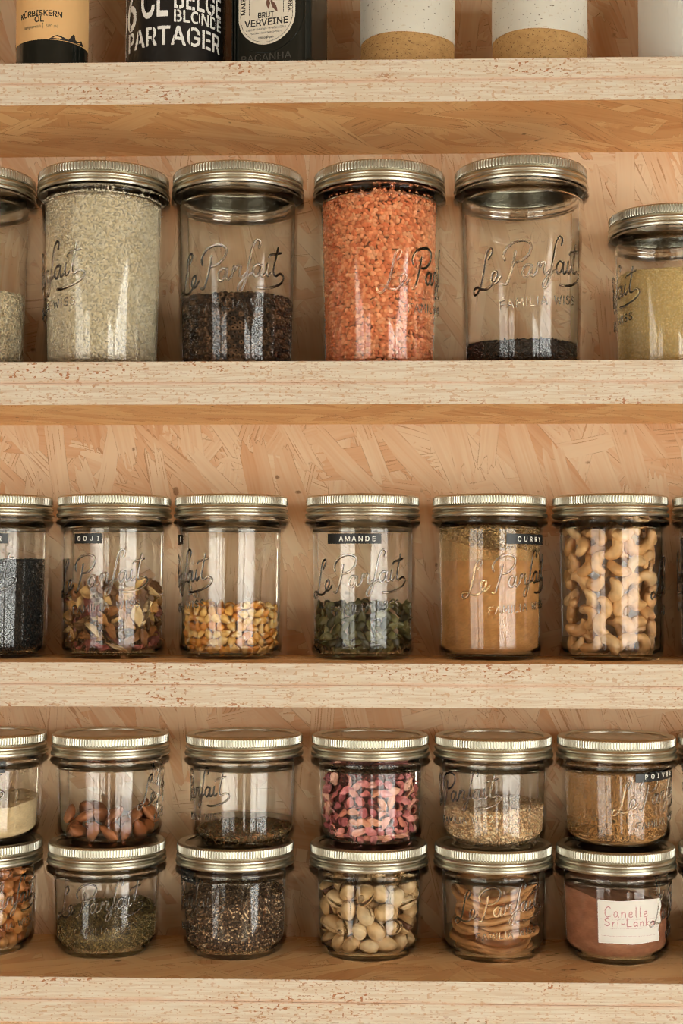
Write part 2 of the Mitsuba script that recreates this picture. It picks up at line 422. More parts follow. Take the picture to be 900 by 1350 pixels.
def jar_glass(kind):
    J = JAR[kind]
    H, Rl, Rb, Rt, R0, rb, t, bt = (J[k] for k in ('H', 'Rl', 'Rb', 'Rt', 'R0', 'rb', 't', 'bt'))
    Rc = R0 - rb * 0.8
    s = J['ls']
    body0, body1 = (R0, rb), (Rt, H - 0.030)
    rad = outer_radius(kind)
    zs = [rb]
    while zs[-1] < H - 0.0302:
        zs.append(zs[-1] + 0.003)
    zs[-1] = H - 0.030
    outer = [(0, 0.0014), (Rc * 0.6, 0.0014), (Rc - 0.004, 0.0012), (Rc - 0.002, 0.0005)] + quarter(Rc, 0, R0 - Rc, rb, 9)[:-1]
    nb = len(outer)
    outer += [(float(rad(z)), z) for z in zs]
    top = [(Rt + 0.0003, H - 0.0290), (Rt + 0.0012, H - 0.0280), (Rb - 0.0022, H - 0.0265), (Rb - 0.0006, H - 0.0252), (Rb, H - 0.0236), (Rb - 0.0004, H - 0.0220), (Rb - 0.0016, H - 0.0208),
           (Rl - 0.0030, H - 0.0200), (Rl - 0.0042, H - 0.0188), (Rl - 0.0045, H - 0.017), (Rl - 0.0045, H - 0.010), (Rl - 0.0045, H - 0.0040), (Rl - 0.0052, H - 0.0030),
           (Rl - 0.0066, H - 0.0026), (Rl - 0.0080, H - 0.0030), (Rl - 0.0086, H - 0.0042), (Rl - 0.0086, H - 0.012), (Rl - 0.0086, H - 0.019), (Rl - 0.0080, H - 0.0225)]
    Ri = inner_radius(kind)
    b = rb * 0.85
    i0 = nb + next(i for i, z in enumerate(zs) if z > 0.018)
    i1 = nb + len(zs) - 1
    wall = [outer[i][1] for i in range(i0, i1 + 1)][::-1]
    low = np.linspace(wall[-1], bt + b, 4)[1:]
    inner = [(float(Ri(z)), z) for z in [H - 0.0275] + wall + list(low)] + quarter(R0 - t - b, bt, b, b, 8)[::-1][1:] + [((R0 - t - b) * 0.5, bt), (0, bt - 0.0006)]
    prof = outer + top + inner
    k0 = len(outer) + len(top) + 1
    k1 = k0 + len(wall) - 1
    N = 180
    angs = np.linspace(0, 2 * math.pi, N, endpoint=False)
    disp = np.zeros((len(prof), len(angs)))
    # slight unevenness of pressed glass
    wob = 0.00012 * np.sin(3 * angs[None] + 1.0 + 40 * np.array([p[1] for p in prof])[:, None])
    ok = np.array([rb < p[1] < H - 0.03 for p in prof])
    disp += wob * ok[:, None]
    v, f = lathe(prof, angs, disp)
    # the rear of the wall is a single thin sheet of its own: cut it out of the thick glass and close the cut
    start = 1 + (np.arange(len(prof)) - 1) * N
    a0, a1 = 56, 124
    cen = v[f].mean(1)
    ring = np.clip((f.max(1) - 1) // N, 0, len(prof) - 1)
    ang = np.degrees(np.arctan2(cen[:, 0], -cen[:, 1])) % 360
    rear = (ang > a0 * 2) & (ang < a1 * 2)
    lo = np.maximum(f.min(1) - 1, 0) // N
    cut = rear & (((lo + 1 >= i0) & (ring <= i1 - 0) & (lo + 1 < i1)) | ((lo + 1 >= k0) & (lo + 1 < k1)))
    row = lambda i, cols: 1 + (i - 1) * N + np.asarray(cols)
    j = np.arange(a0, a1)
    caps = []
    for o, n_, flip in ((i0, k1, False), (i1, k0, True)):
        q = [np.stack([row(o, j), row(o, j + 1), row(n_, j + 1)], 1), np.stack([row(o, j), row(n_, j + 1), row(n_, j)], 1)]
        caps += [x[:, ::-1] if flip else x for x in q]
    oi, ni = np.arange(i0, i1), k1 - np.arange(i1 - i0)
    for col, flip in ((a0, False), (a1, True)):
        at_ = lambda r: 1 + (r - 1) * N + col
        q = [np.stack([at_(oi), at_(ni), at_(ni - 1)], 1), np.stack([at_(oi), at_(ni - 1), at_(oi + 1)], 1)]
        caps += [x[:, ::-1] if flip else x for x in q]
    f = np.vstack([f[~cut]] + caps)
    # the sheet
    zz = np.array([prof[i][1] for i in range(i0, i1 + 1)])
    th = angs[a0:a1 + 1]
    A, Z = np.meshgrid(th, zz)
    rr = np.repeat([[prof[i][0]] for i in range(i0, i1 + 1)], len(th), 1) - t * 0.5
    sv = np.stack([rr * np.sin(A), -rr * np.cos(A), Z], -1).reshape(-1, 3)
    g = np.arange(len(sv)).reshape(A.shape)
    sf = np.stack([g[:-1, :-1], g[:-1, 1:], g[1:, 1:], g[1:, :-1]], -1).reshape(-1, 4)
    return (v, f), (sv, sf)


def jar_lettering(kind):
    """The script and the capitals as rounded glass strokes standing on the jar's front."""
    J = JAR[kind]
    s = J['ls']
    R = outer_radius(kind)
    lines = []
    for st in LOGO:
        q = (spline(st, 10) if len(st) > 2 else np.asarray(st, float)) - [44, 5]
        lines.append((np.stack([q[:, 0], q[:, 1] + 0.15 * q[:, 0]], 1) * s, 0.95 * s, 0.62))
    fam, wid = strokes_of('FAMILIA WISS', 6.2 * s, 0.22)
    for q in fam:
        x = q[:, 0] - wid / 2 + 9 * s
        lines.append((np.stack([x, q[:, 1] - 26 * s + 0.10 * x], 1), 0.55 * s, 0.45))
    parts = []
    ph = np.linspace(0, math.pi, 7)
    for q, w, h in lines:
        L = np.concatenate([[0], np.cumsum(np.linalg.norm(np.diff(q, axis=0), axis=1))])
        n = max(3, int(L[-1] / 0.7))
        q = np.stack([np.interp(np.linspace(0, L[-1], n), L, q[:, k]) for k in (0, 1)], 1)
        t = np.gradient(q, axis=0)
        t /= np.linalg.norm(t, axis=1, keepdims=True) + 1e-9
        m = np.stack([-t[:, 1], t[:, 0]], 1)
        end = np.ones(n)
        end[[0, -1]] = 0.55
        q = q.copy()
        q[0] -= t[0] * w * 0.6
        q[-1] += t[-1] * w * 0.6
        off = (np.cos(ph)[None] * w * end[:, None])
        pz = q[:, None, :] + off[..., None] * m[:, None, :]
        hh = np.sin(ph)[None] * h * end[:, None]
        z = J['lz'] + pz[..., 1] / 1000
        rr = R(z) + 0.00018 + hh / 1000
        a = pz[..., 0] / 1000 / J['R0']
        v = np.stack([rr * np.sin(a), -rr * np.cos(a), z], -1)
        k = len(ph)
        g = np.arange(n * k).reshape(n, k)
        nx = np.roll(g, -1, axis=1)
        f = [np.stack([g[:-1].ravel(), g[1:].ravel(), nx[1:].ravel()], 1), np.stack([g[:-1].ravel(), nx[1:].ravel(), nx[:-1].ravel()], 1)]
        f += [np.stack([np.full(k - 2, g[0, 0]), g[0, 1:-1], g[0, 2:]], 1), np.stack([np.full(k - 2, g[-1, 0]), g[-1, 2:], g[-1, 1:-1]], 1)]
        f = np.vstack(f)
        v = v.reshape(-1, 3)
        if trimesh.Trimesh(v, f, process=False).volume < 0:
            f = f[:, ::-1]
        parts.append((v, f))
    return joined(parts)


def jar_band(kind):
    J = JAR[kind]
    H, R = J['H'], J['Rl']
    n = 122
    rows = [(R - 0.0010, -0.0008), (R - 0.0003, -0.0014), (R, -0.0022), (R, -0.0050), (R, -0.0076), (R - 0.0006, -0.0083), (R - 0.0016, -0.0086)]
    amp = [0, 0.0002, 0.00065, 0.00065, 0.00065, 0.0002, 0]
    a = np.linspace(0, 2 * math.pi, n * 4, endpoint=False)
    saw = np.tile([-1.3, 0.1, 0.5, 0.1], n)
    v = []
    for (r, z), k in zip(rows, amp):
        rr = r + k * saw
        v.append(np.stack([rr * np.sin(a), -rr * np.cos(a), np.full(len(a), H + z)], 1))
    m = len(a)
    j = np.arange(m)
    k2 = (j + 1) % m
    f = []
    for i in range(len(rows) - 1):
        s0, s1 = (i + 1) * m, i * m
        f += [np.stack([s0 + j, s0 + k2, s1 + k2], 1), np.stack([s0 + j, s1 + k2, s1 + j], 1)]
    knurl = (np.vstack(v), np.vstack(f))
    prof = [(R - 0.0070, -0.0024), (R - 0.0070, -0.0012), (R - 0.0064, -0.0008), (R - 0.0045, -0.0003), (R - 0.0025, 0.0), (R - 0.0014, -0.0003), (R - 0.0010, -0.0008), (R - 0.0014, -0.0020), (R - 0.0016, -0.0086),
            (R - 0.0012, -0.0092), (R - 0.0004, -0.0098), (R + 0.0005, -0.0107), (R + 0.0008, -0.0118), (R + 0.0005, -0.0129), (R - 0.0004, -0.0138), (R - 0.0008, -0.0143), (R - 0.0002, -0.0148),
            (R + 0.0008, -0.0154), (R + 0.0013, -0.0165), (R + 0.0012, -0.0178), (R + 0.0007, -0.0188), (R - 0.0002, -0.0192), (R - 0.0012, -0.0186), (R - 0.0020, -0.0170), (R - 0.0024, -0.0100), (R - 0.0026, -0.0030), (R - 0.0040, -0.0022)][::-1]
    ring = loop_lathe([(r, H + z) for r, z in prof], 112)
    return joined([knurl, ring])


def jar_disc(kind):
    J = JAR[kind]
    H, R = J['H'], J['Rl']
    r = R - 0.0044
    top = [(r, -0.0026), (r, -0.0023)]
    for x in np.linspace(0.93, 0.06, 60):
        ridge = 0.0005 * max(0, math.cos((x - 0.80) / 0.045 * math.pi / 2)) if abs(x - 0.80) < 0.045 else 0
        ridge += 0.0005 * math.cos((x - 0.58) / 0.04 * math.pi / 2) if abs(x - 0.58) < 0.04 else 0
        ridge += 0.0004 * math.cos((x - 0.34) / 0.05 * math.pi / 2) if abs(x - 0.34) < 0.05 else 0
        top.append((r * x, -0.0022 + ridge - (0.0003 if x < 0.66 else 0)))
    prof = [(0, H - 0.0027)] + [(q, H + z) for q, z in top] + [(0, H - 0.0025)]
    return lathe(prof, 72)


MESH = {}
for kind in JAR:
    thick, sheet = jar_glass(kind)
    MESH[kind] = dict(glass=mikit.ply(tm(thick), 'glass', smooth=45), sheet=mikit.ply(sheet, 'sheet_glass', smooth=True), letters=mikit.ply(tm(jar_lettering(kind)), 'letter_glass', smooth=50), band=mikit.ply(tm(jar_band(kind)), 'lid_metal', smooth=32), disc=mikit.ply(tm(jar_disc(kind)), 'disc_metal', smooth=40))


def at(x, y, z, rz=0.0):
    return T().translate([float(x), float(y), float(z)]).rotate([0, 0, 1], float(rz))


def jar(kind, x, y, z, rot, label, group, turn=0.0):
    """rot: degrees by which the raised lettering is turned to the right of the front."""
    key = thing('storage_jar', label, 'jar', group)
    g = put('glass_body', MESH[kind]['glass'], key, at=at(x, y, z))
    put('rear_wall', MESH[kind]['sheet'], g, at=at(x, y, z))
    put('raised_lettering', MESH[kind]['letters'], key, label='raised script lettering in the glass', at=at(x, y, z, rot))
    put('screw_band', MESH[kind]['band'], key, at=at(x, y, z, turn))
    put('lid_disc', MESH[kind]['disc'], key, at=at(x, y, z, turn))
    return key


def tape(key, kind, pos, a0, a1, z0, z1, text, ta0, ta1, cap, slope=0.0):
    """A strip of black embossing tape stuck on the glass, white letters between the angles ta0 and ta1 (degrees)."""
    R = outer_radius(kind)
    r = lambda q: R(q) + 0.0002
    d = math.radians
    k = put('tape_label', mikit.ply(tm(patch(r, d(a0), d(a1), z0, z1, 0.0003, slope=slope)), 'tape_black', smooth=30), key, label='black embossed tape label', at=at(*pos))
    ang, n = np.linspace(d(ta0), d(ta1), len(text)), len(text)
    parts = []
    for ch, a in zip(text, ang):
        if ch == ' ':
            continue
        m = meshkit.text_mesh(ch, cap, 0.00025, bold=True)
        w = m.bounds[1][0] + m.bounds[0][0]
        m.apply_translation([-w / 2, 0, 0])
        dz = slope * ((a - d(a0)) / (d(a1) - d(a0)) - 0.5)
        parts.append(bend(m, lambda q: r(q) + 0.00045, a, (z0 + z1 - cap) / 2 + dz))
    put('lettering', mikit.ply(joined(parts), 'white_print'), k, label='white raised letters', at=at(*pos))


# ------------------------------------------------------------------ what the jars hold
rng = np.random.default_rng(7)


def column(kind, top, zmax, n=72, m=26, gap=0.0006, bump=0.0, seed=0):
    """A closed body of fill: the jar's inside up to the height field top(x, y)."""
    J = JAR[kind]
    R = inner_radius(kind)
    a = np.linspace(0, 2 * math.pi, n, endpoint=False)
    zb = J['bt'] + gap
    rows = []
    for i in range(m + 1):
        t = i / m
        e = np.array([np.sin(a), -np.cos(a)]).T
        rim = float(R(zmax)) - gap
        tz = top(rim * e[:, 0], rim * e[:, 1])
        z = zb + (tz - zb) * (t ** 1.35)
        rr = np.minimum(R(z) - gap, R(zb + 0.0005 + (tz - zb) * t ** 1.35) - gap)
        p = np.stack([rr * e[:, 0], rr * e[:, 1], z], 1)
        if bump:
            p[:, :2] *= (1 - bump / rr * meshkit.noise(p * 900, seed))[:, None]
        rows.append(p)
    for s in np.linspace(0.93, 0.06, 14):
        q = rows[m][:, :2] * s
        rows.append(np.column_stack([q, top(q[:, 0], q[:, 1])]))
    v = np.vstack(rows + [np.array([[0, 0, zb]]), np.array([[0, 0, float(top(np.zeros(1), np.zeros(1))[0])]])])
    f = []
    j = np.arange(n)
    k = (j + 1) % n
    for i in range(len(rows) - 1):
        s0, s1 = i * n, (i + 1) * n
        f += [np.stack([s0 + j, s0 + k, s1 + k], 1), np.stack([s0 + j, s1 + k, s1 + j], 1)]
    b, tpt = len(v) - 2, len(v) - 1
    f.append(np.stack([np.full(n, b), k, j], 1))
    s = (len(rows) - 1) * n
    f.append(np.stack([s + j, s + k, np.full(n, tpt)], 1))
    return v, np.vstack(f)


def hexgrid(w, h, step, rg, jit=0.35):
    ny, nx = int(h / (step * 0.87)) + 1, int(w / step) + 1
    y, x = np.meshgrid(np.arange(ny), np.arange(nx), indexing='ij')
    p = np.stack([(x + 0.5 * (y % 2)) * step, y * step * 0.87], -1).reshape(-1, 2)
    return p + rg.uniform(-jit, jit, p.shape) * step


def frames(nrm, rg, tilt):
    """Random frames (t1, t2, n): n about nrm, tilted by up to 'tilt' radians."""
    n = nrm + rg.normal(0, tilt, nrm.shape)
    n /= np.linalg.norm(n, axis=1, keepdims=True)
    t = rg.normal(size=n.shape)
    t -= (t * n).sum(1, keepdims=True) * n
    t /= np.linalg.norm(t, axis=1, keepdims=True)
    return t, np.cross(n, t), n


def cloud(unit, pos, fr, size, cols):
    """Copies of a small unit mesh joined into one: pos (k,3), frames, size (k,3), cols (k,3)."""
    uvv, uf = unit
    t1, t2, n = fr
    v = pos[:, None] + uvv[None, :, :1] * (t1 * size[:, :1])[:, None] + uvv[None, :, 1:2] * (t2 * size[:, 1:2])[:, None] + uvv[None, :, 2:] * (n * size[:, 2:])[:, None]
    k = len(pos)
    f = uf[None] + (np.arange(k) * len(uvv))[:, None, None]
    return v.reshape(-1, 3), f.reshape(-1, 3), np.repeat(cols, len(uvv), axis=0)


def ball(n=1):
    m = trimesh.creation.icosphere(subdivisions=n)
    return np.array(m.vertices), np.array(m.faces)


def octa():
    v = np.array([[1, 0, 0], [-1, 0, 0], [0, 1, 0], [0, -1, 0], [0, 0, 1], [0, 0, -1.0]])
    f = np.array([[0, 2, 4], [2, 1, 4], [1, 3, 4], [3, 0, 4], [2, 0, 5], [1, 2, 5], [3, 1, 5], [0, 3, 5]])
    return v, f


def spindle(k=5):
    """A short rounded grain along x."""
    prof = [(-1, 0.0), (-0.72, 0.62), (0, 1), (0.72, 0.62), (1, 0.0)]
    v, f = lathe([(r, z) for z, r in prof], k)
    return v[:, [2, 0, 1]], f


UNIT = dict(ball=ball(1), octa=octa(), grain=spindle(5), box=(np.array(trimesh.creation.box().vertices) * 2, np.array(trimesh.creation.box().faces)))


def grains(kind, top, zmax, unit, size, step, palette, tilt=0.5, seed=0, core=0.55, span=100, vary=0.2, depth=0.5, mat='grain_matte', extra=0.0, topstep=None, weights=None, inset=0.0, jit=0.35):
    """Loose fill: a core under a skin of separate grains along the glass and over the top."""
    rg = np.random.default_rng(seed)
    R = inner_radius(kind)
    J = JAR[kind]
    size = np.asarray(size, float)
    thick = size[2] * 2 * depth
    pal = np.asarray([srgb(*c) for c in palette])
    sp = math.radians(span)
    g = hexgrid(2 * sp * J['R0'], zmax - J['bt'] + 0.004, step, rg, jit)
    a, z = g[:, 0] / J['R0'] - sp, g[:, 1] + J['bt'] + size.min()
    rim = R(z) - thick * 0.9 - 0.0006 - inset
    P = np.stack([rim * np.sin(a), -rim * np.cos(a), z], 1)
    keep = z < top(P[:, 0], P[:, 1])
    P, a = P[keep], a[keep]
    N = np.stack([np.sin(a), -np.cos(a), np.zeros_like(a)], 1)
    w = float(R(zmax)) - size[2] * 1.5 - inset
    q = hexgrid(2 * w, 2 * w, topstep or step, rg) - w
    q = q[np.hypot(q[:, 0], q[:, 1]) < w - 0.0006]
    Q = np.column_stack([q, top(q[:, 0], q[:, 1])])
    P, N = np.vstack([P, Q]), np.vstack([N, np.tile([0, 0, 1.0], (len(Q), 1))])
    fr = frames(N, rg, tilt)
    sz = size[None] * (1 + rg.uniform(-vary, vary, (len(P), 1)))
    ext = np.sqrt(((fr[0] * N).sum(1) * sz[:, 0]) ** 2 + ((fr[1] * N).sum(1) * sz[:, 1]) ** 2 + ((fr[2] * N).sum(1) * sz[:, 2]) ** 2)
    side = N[:, 2] == 0
    rr = np.hypot(P[:, 0], P[:, 1])
    lim = R(P[:, 2]) - ext * 0.8 - 0.0004 - inset
    sc = np.where(side, lim / rr, np.minimum(1, lim / np.maximum(rr, 1e-6)))
    P[:, :2] *= sc[:, None]
    c = pal[rg.choice(len(pal), len(P), p=weights)] * rg.uniform(0.85, 1.12, (len(P), 1))
    v, f, cc = cloud(UNIT[unit] if isinstance(unit, str) else unit, P, fr, sz, np.clip(c, 0, 1))
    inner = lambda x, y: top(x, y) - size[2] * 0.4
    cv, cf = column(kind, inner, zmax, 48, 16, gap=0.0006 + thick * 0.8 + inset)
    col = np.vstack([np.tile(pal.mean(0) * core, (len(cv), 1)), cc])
    vv, ff = joined([(cv, cf), (v, f)])
    return mikit.ply((vv, ff), mat, smooth=True, color=col)


def slope_top(z, sx=0.0, sy=0.0, amp=0.0015, freq=60, seed=0, dome=0.0, R=0.045):
    return lambda x, y: z + sx * x + sy * y + dome * (1 - (x * x + y * y) / R ** 2) + amp * 2 * (meshkit.noise(np.stack([np.asarray(x) * freq + 10, np.asarray(y) * freq + 10, np.full(np.shape(x), 0.5)], -1), seed) - 0.5)


def powder(kind, top, zmax, c1, c2, seed=0, freq=120, speck=None):
    v, f = column(kind, top, zmax, 150, 90, gap=0.0005)
    t = meshkit.fbm(v * freq, 4, seed)[:, None]
    t = np.clip((t - 0.3) / 0.4, 0, 1)
    col = np.array(srgb(*c1)) * (1 - t) + np.array(srgb(*c2)) * t
    fine = meshkit.noise(v * 1500, seed + 3)[:, None]
    col = col * (0.86 + 0.28 * fine)
    if speck is not None:
        s = meshkit.noise(v * 1100, seed + 9)[:, None] > 0.8
        col = np.where(s, np.array(srgb(*speck)), col)
    return mikit.ply((v, f), 'powder', smooth=True, color=np.clip(col, 0, 1))


def dust(kind, z0, z1, n, size, palette, dens, seed):
    """Powder clinging to the inside of the glass, as small flat flecks."""
    rg = np.random.default_rng(seed)
    R = inner_radius(kind)
    a, z = rg.uniform(-math.pi, math.pi, n), rg.uniform(z0, z1, n)
    keep = rg.uniform(size=n) < dens(a, z)
    a, z = a[keep], z[keep]
    r = R(z) - 0.0003
    P = np.stack([r * np.sin(a), -r * np.cos(a), z], 1)
    N = np.stack([np.sin(a), -np.cos(a), 0 * a], 1)
    fr = frames(N, rg, 0.02)
    s = rg.uniform(0.5, 1.4, (len(P), 1)) * np.array([size, size, 0.00008])
    pal = np.array([srgb(*c) for c in palette])
    v, f, c = cloud(UNIT['octa'], P, fr, s, pal[rg.integers(0, len(pal), len(P))] * rg.uniform(0.85, 1.15, (len(P), 1)))
    return mikit.ply((v, f), 'powder', smooth=False, color=c)


# ---- countable pieces: packed in the jar, each an object of its own
def pack(kind, n, r, ztop, seed, iters=500, gap=0.0006, spin=0.0):
    rg = np.random.default_rng(seed)
    R = inner_radius(kind)
    bt = JAR[kind]['bt'] + gap
    rad = r * rg.uniform(0.92, 1.08, n)
    w = float(R(ztop)) - r
    t, s = rg.uniform(0, 2 * math.pi, n), np.sqrt(rg.uniform(0, 1, n)) * w
    p = np.stack([s * np.cos(t), s * np.sin(t), bt + r + rg.uniform(0, 1, n) * (ztop - bt) * 1.3], 1)
    for it in range(iters):
        p[:, 2] -= r * (0.10 if it < iters * 0.7 else 0.03)
        for _ in range(2):
            pr = cKDTree(p).query_pairs(2.2 * r, output_type='ndarray')
            if len(pr):
                d = p[pr[:, 0]] - p[pr[:, 1]]
                L = np.linalg.norm(d, axis=1)
                o = np.maximum(rad[pr[:, 0]] + rad[pr[:, 1]] - L, 0) * 0.5
                mv = d / np.maximum(L, 1e-9)[:, None] * o[:, None]
                np.add.at(p, pr[:, 0], mv)
                np.add.at(p, pr[:, 1], -mv)
            p[:, 2] = np.maximum(p[:, 2], bt + rad)
            rr = np.hypot(p[:, 0], p[:, 1])
            lim = np.minimum(R(p[:, 2]), R(np.maximum(p[:, 2] - rad * 0.6, bt + 0.001)) + rad * 0.15) - rad - gap
            over = rr > lim
            p[over, :2] *= (lim[over] / rr[over])[:, None]
    return p, rad


def seen(p, rad, lift=0.0, least=0.06):
    """Which of the packed pieces can be seen from the front and a step to either side."""
    out = np.zeros(len(p), bool)
    cell = rad.mean() / 6
    for deg in (-22, 0, 22):
        c, s = math.cos(math.radians(deg)), math.sin(math.radians(deg))
        x, y = p[:, 0] * c - p[:, 1] * s, p[:, 0] * s + p[:, 1] * c
        z = p[:, 2] + lift * y
        lo = np.array([x.min(), z.min()]) - rad.max() * 1.1
        nx, nz = (np.ceil((np.array([x.max(), z.max()]) + rad.max() * 1.1 - lo) / cell).astype(int) + 1)
        gx, gz = np.meshgrid(lo[0] + np.arange(nx) * cell, lo[1] + np.arange(nz) * cell, indexing='ij')
        buf, who = np.full(gx.shape, 9.0), np.full(gx.shape, -1)
        full = np.pi * (rad / cell) ** 2
        for i in range(len(p)):
            d2 = (gx - x[i]) ** 2 + (gz - z[i]) ** 2
            m = d2 < rad[i] ** 2
            dep = y[i] - np.sqrt(np.maximum(rad[i] ** 2 - d2, 0))
            q = m & (dep < buf)
            buf[q], who[q] = dep[q], i
        out |= np.bincount(who[who >= 0], minlength=len(p)) / full > least
    return out


def pose(pos, t1, t2, n, s=1.0):
    m = np.eye(4)
    m[:3, 0], m[:3, 1], m[:3, 2], m[:3, 3] = np.asarray(t1) * s, np.asarray(t2) * s, np.asarray(n) * s, pos
    return T(m.tolist())


def wallward(p, R0, rg, tilt, prefer=None):
    """Frames for packed pieces: the flat side turned to the glass near the wall, to any side elsewhere."""
    rr = np.hypot(p[:, 0], p[:, 1])
    N = np.column_stack([p[:, :2] / np.maximum(rr, 1e-6)[:, None], np.zeros(len(p))])
    mixw = np.clip((rr / R0 - 0.45) / 0.3, 0, 1)[:, None]
    rnd = rg.normal(size=N.shape)
    rnd /= np.linalg.norm(rnd, axis=1, keepdims=True)
    rnd[:, 2] = np.abs(rnd[:, 2]) + 0.6
    N = N * mixw + rnd * (1 - mixw)
    N /= np.linalg.norm(N, axis=1, keepdims=True)
    return frames(N, rg, tilt)


def egg(nu=12, nv=8):
    """Unit ball as a lathe along x."""
    t = np.linspace(0, math.pi, nv + 1)
    prof = [(0 if i in (0, nv) else math.sin(x), -math.cos(x)) for i, x in enumerate(t)]
    v, f = lathe(prof, nu)
    return v[:, [2, 0, 1]], f


def cashew_mesh(seed):
    rg = np.random.default_rng(seed)
    n, k = 16, 10
    arc = math.radians(rg.uniform(170, 215))
    Rr = 0.0074
    v = []
    t = np.linspace(0, 1, n)
    for x in t:
        a = (x - 0.5) * arc
        c = np.array([Rr * math.sin(a), -Rr * math.cos(a) * 1.0, 0])
        e1, e2 = np.array([math.sin(a), -math.cos(a), 0]), np.array([0, 0, 1.0])
        r = 0.0049 * (max(1e-4, 1 - abs(2 * x - 1) ** 2.6)) ** 0.5 * (1.12 - 0.34 * x)
        ph = np.linspace(0, 2 * math.pi, k, endpoint=False)
        v.append(c + np.outer(np.cos(ph), e1) * r * 1.1 + np.outer(np.sin(ph), e2) * r * 0.9)
    v = np.vstack(v)
    v += (meshkit.noise(v * 350, seed)[:, None] - 0.5) * 0.0009
    f = []
    j = np.arange(k)
    q = (j + 1) % k
    for i in range(n - 1):
        f += [np.stack([i * k + j, i * k + q, (i + 1) * k + q], 1), np.stack([i * k + j, (i + 1) * k + q, (i + 1) * k + j], 1)]
    f += [np.stack([np.zeros(k - 2, int), j[2:], j[1:-1]], 1), np.stack([np.full(k - 2, (n - 1) * k), (n - 1) * k + j[1:-1], (n - 1) * k + j[2:]], 1)]
    f = np.vstack(f)
    v[:, 1] += 0.0035
    m = trimesh.Trimesh(v, f, process=False)
    if m.volume < 0:
        f = f[:, ::-1]
    base = np.array(srgb(*[(228, 180, 124), (218, 166, 108), (234, 194, 142)][seed % 3]))
    spot = meshkit.fbm(v * 240, 3, seed + 5)[:, None]
    col = base * (0.82 + 0.36 * spot)
    col = np.where(np.abs(np.repeat(t, k)[:, None] - 0.5) > 0.46, col * 0.8, col)
    return mikit.ply((v, f), 'grain_satin', smooth=True, color=np.clip(col, 0, 1))


def shaped(fn, base, seed, nu=12, nv=9, mat='grain_satin', wear=0.3, freq=250, tint=None, noise_amp=0.0):
    """An egg mesh put through fn(unit vertices) -> metres, with blotchy vertex colour; tint(unit vertices, colour) may recolour."""
    u, f = egg(nu, nv)
    v = fn(u.copy())
    if noise_amp:
        v = v + u * ((meshkit.noise(v * freq, seed) - 0.5) * noise_amp)[:, None]
    col = np.array(srgb(*base))[None] * (1 - wear / 2 + wear * meshkit.fbm(v * freq + 3, 3, seed + 5)[:, None])
    if tint:
        col = tint(u, col)
    m = trimesh.Trimesh(v, f, process=False)
    if m.volume < 0:
        f = f[:, ::-1]
    return mikit.ply((v, f), mat, smooth=True, color=np.clip(col, 0, 1))


def corn_fn(u):
    w = 0.0042 * (0.72 + 0.34 * np.clip(u[:, 0], -1, 1))
    return np.stack([u[:, 0] * 0.0050, u[:, 1] * w * 1.15, u[:, 2] * 0.0028 * (0.85 + 0.15 * u[:, 0])], 1)


def corn_tint(u, c):
    t = np.clip((-u[:, :1] - 0.45) / 0.4, 0, 1)
    return c * (1 - t) + np.array(srgb(244, 218, 172)) * t


def seed_fn(u):
    w = 0.0034 * (1 - 0.28 * u[:, 0] - 0.1 * u[:, 0] ** 2)
    return np.stack([u[:, 0] * 0.0058, u[:, 1] * w, u[:, 2] * 0.0015], 1)


def almond_fn(u):
    w = 0.0066 * (1 - 0.30 * u[:, 0] - 0.12 * u[:, 0] ** 2)
    g = 1 + 0.03 * np.sin(np.arctan2(u[:, 2], u[:, 1]) * 9)
    return np.stack([u[:, 0] * 0.0112, u[:, 1] * w * g, u[:, 2] * w * 0.62 * g], 1)


def hazel_fn(u):
    return np.stack([u[:, 0] * 0.0066, u[:, 1] * 0.0058, u[:, 2] * 0.0056], 1)


def petal_mesh(seed, L, W, curl, base, thick=0.00025):
    rg = np.random.default_rng(seed)
    n, m = 7, 4
    u, w = np.meshgrid(np.linspace(-1, 1, n), np.linspace(-1, 1, m), indexing='ij')
    half = W * np.sqrt(np.maximum(0.06, 1 - np.abs(u) ** rg.uniform(1.6, 3.0)))
    x, y = u * L, w * half
    c1, c2 = curl * rg.uniform(-1, 1), curl * rg.uniform(0.3, 1) * rg.choice([-1, 1])
    z = c1 * L * u ** 2 + c2 * W * w ** 2 + 0.25 * W * np.sin(3 * u + rg.uniform(0, 6)) * w
    p = np.stack([x + 0.1 * L * w, y + 0.3 * L * curl * u ** 2, z], -1).reshape(-1, 3)
    p += (meshkit.noise(p * 600, seed)[:, None] - 0.5) * W * 0.25
    g = np.arange(n * m).reshape(n, m)
    q = np.stack([g[:-1, :-1], g[1:, :-1], g[1:, 1:], g[:-1, 1:]], -1).reshape(-1, 4)
    fr = np.vstack([q[:, [0, 1, 2]], q[:, [0, 2, 3]]])
    nrm = np.array([0, 0, thick])
    ring = np.concatenate([g[:-1, 0], g[-1, :-1], g[:0:-1, -1], g[0, :0:-1]])
    nx, N = np.roll(ring, -1), n * m
    side = np.vstack([np.stack([ring, ring + N, nx + N], 1), np.stack([ring, nx + N, nx], 1)])
    v, f = np.vstack([p + nrm, p - nrm]), np.vstack([fr, fr[:, ::-1] + N, side[:, ::-1]])
    if trimesh.Trimesh(v, f, process=False).volume < 0:
        f = f[:, ::-1]
    t = meshkit.fbm(v * 300, 3, seed + 2)[:, None]
    return mikit.ply((v, f), 'grain_matte', smooth=False, color=np.clip(np.array(srgb(*base)) * (0.7 + 0.6 * t), 0, 1))


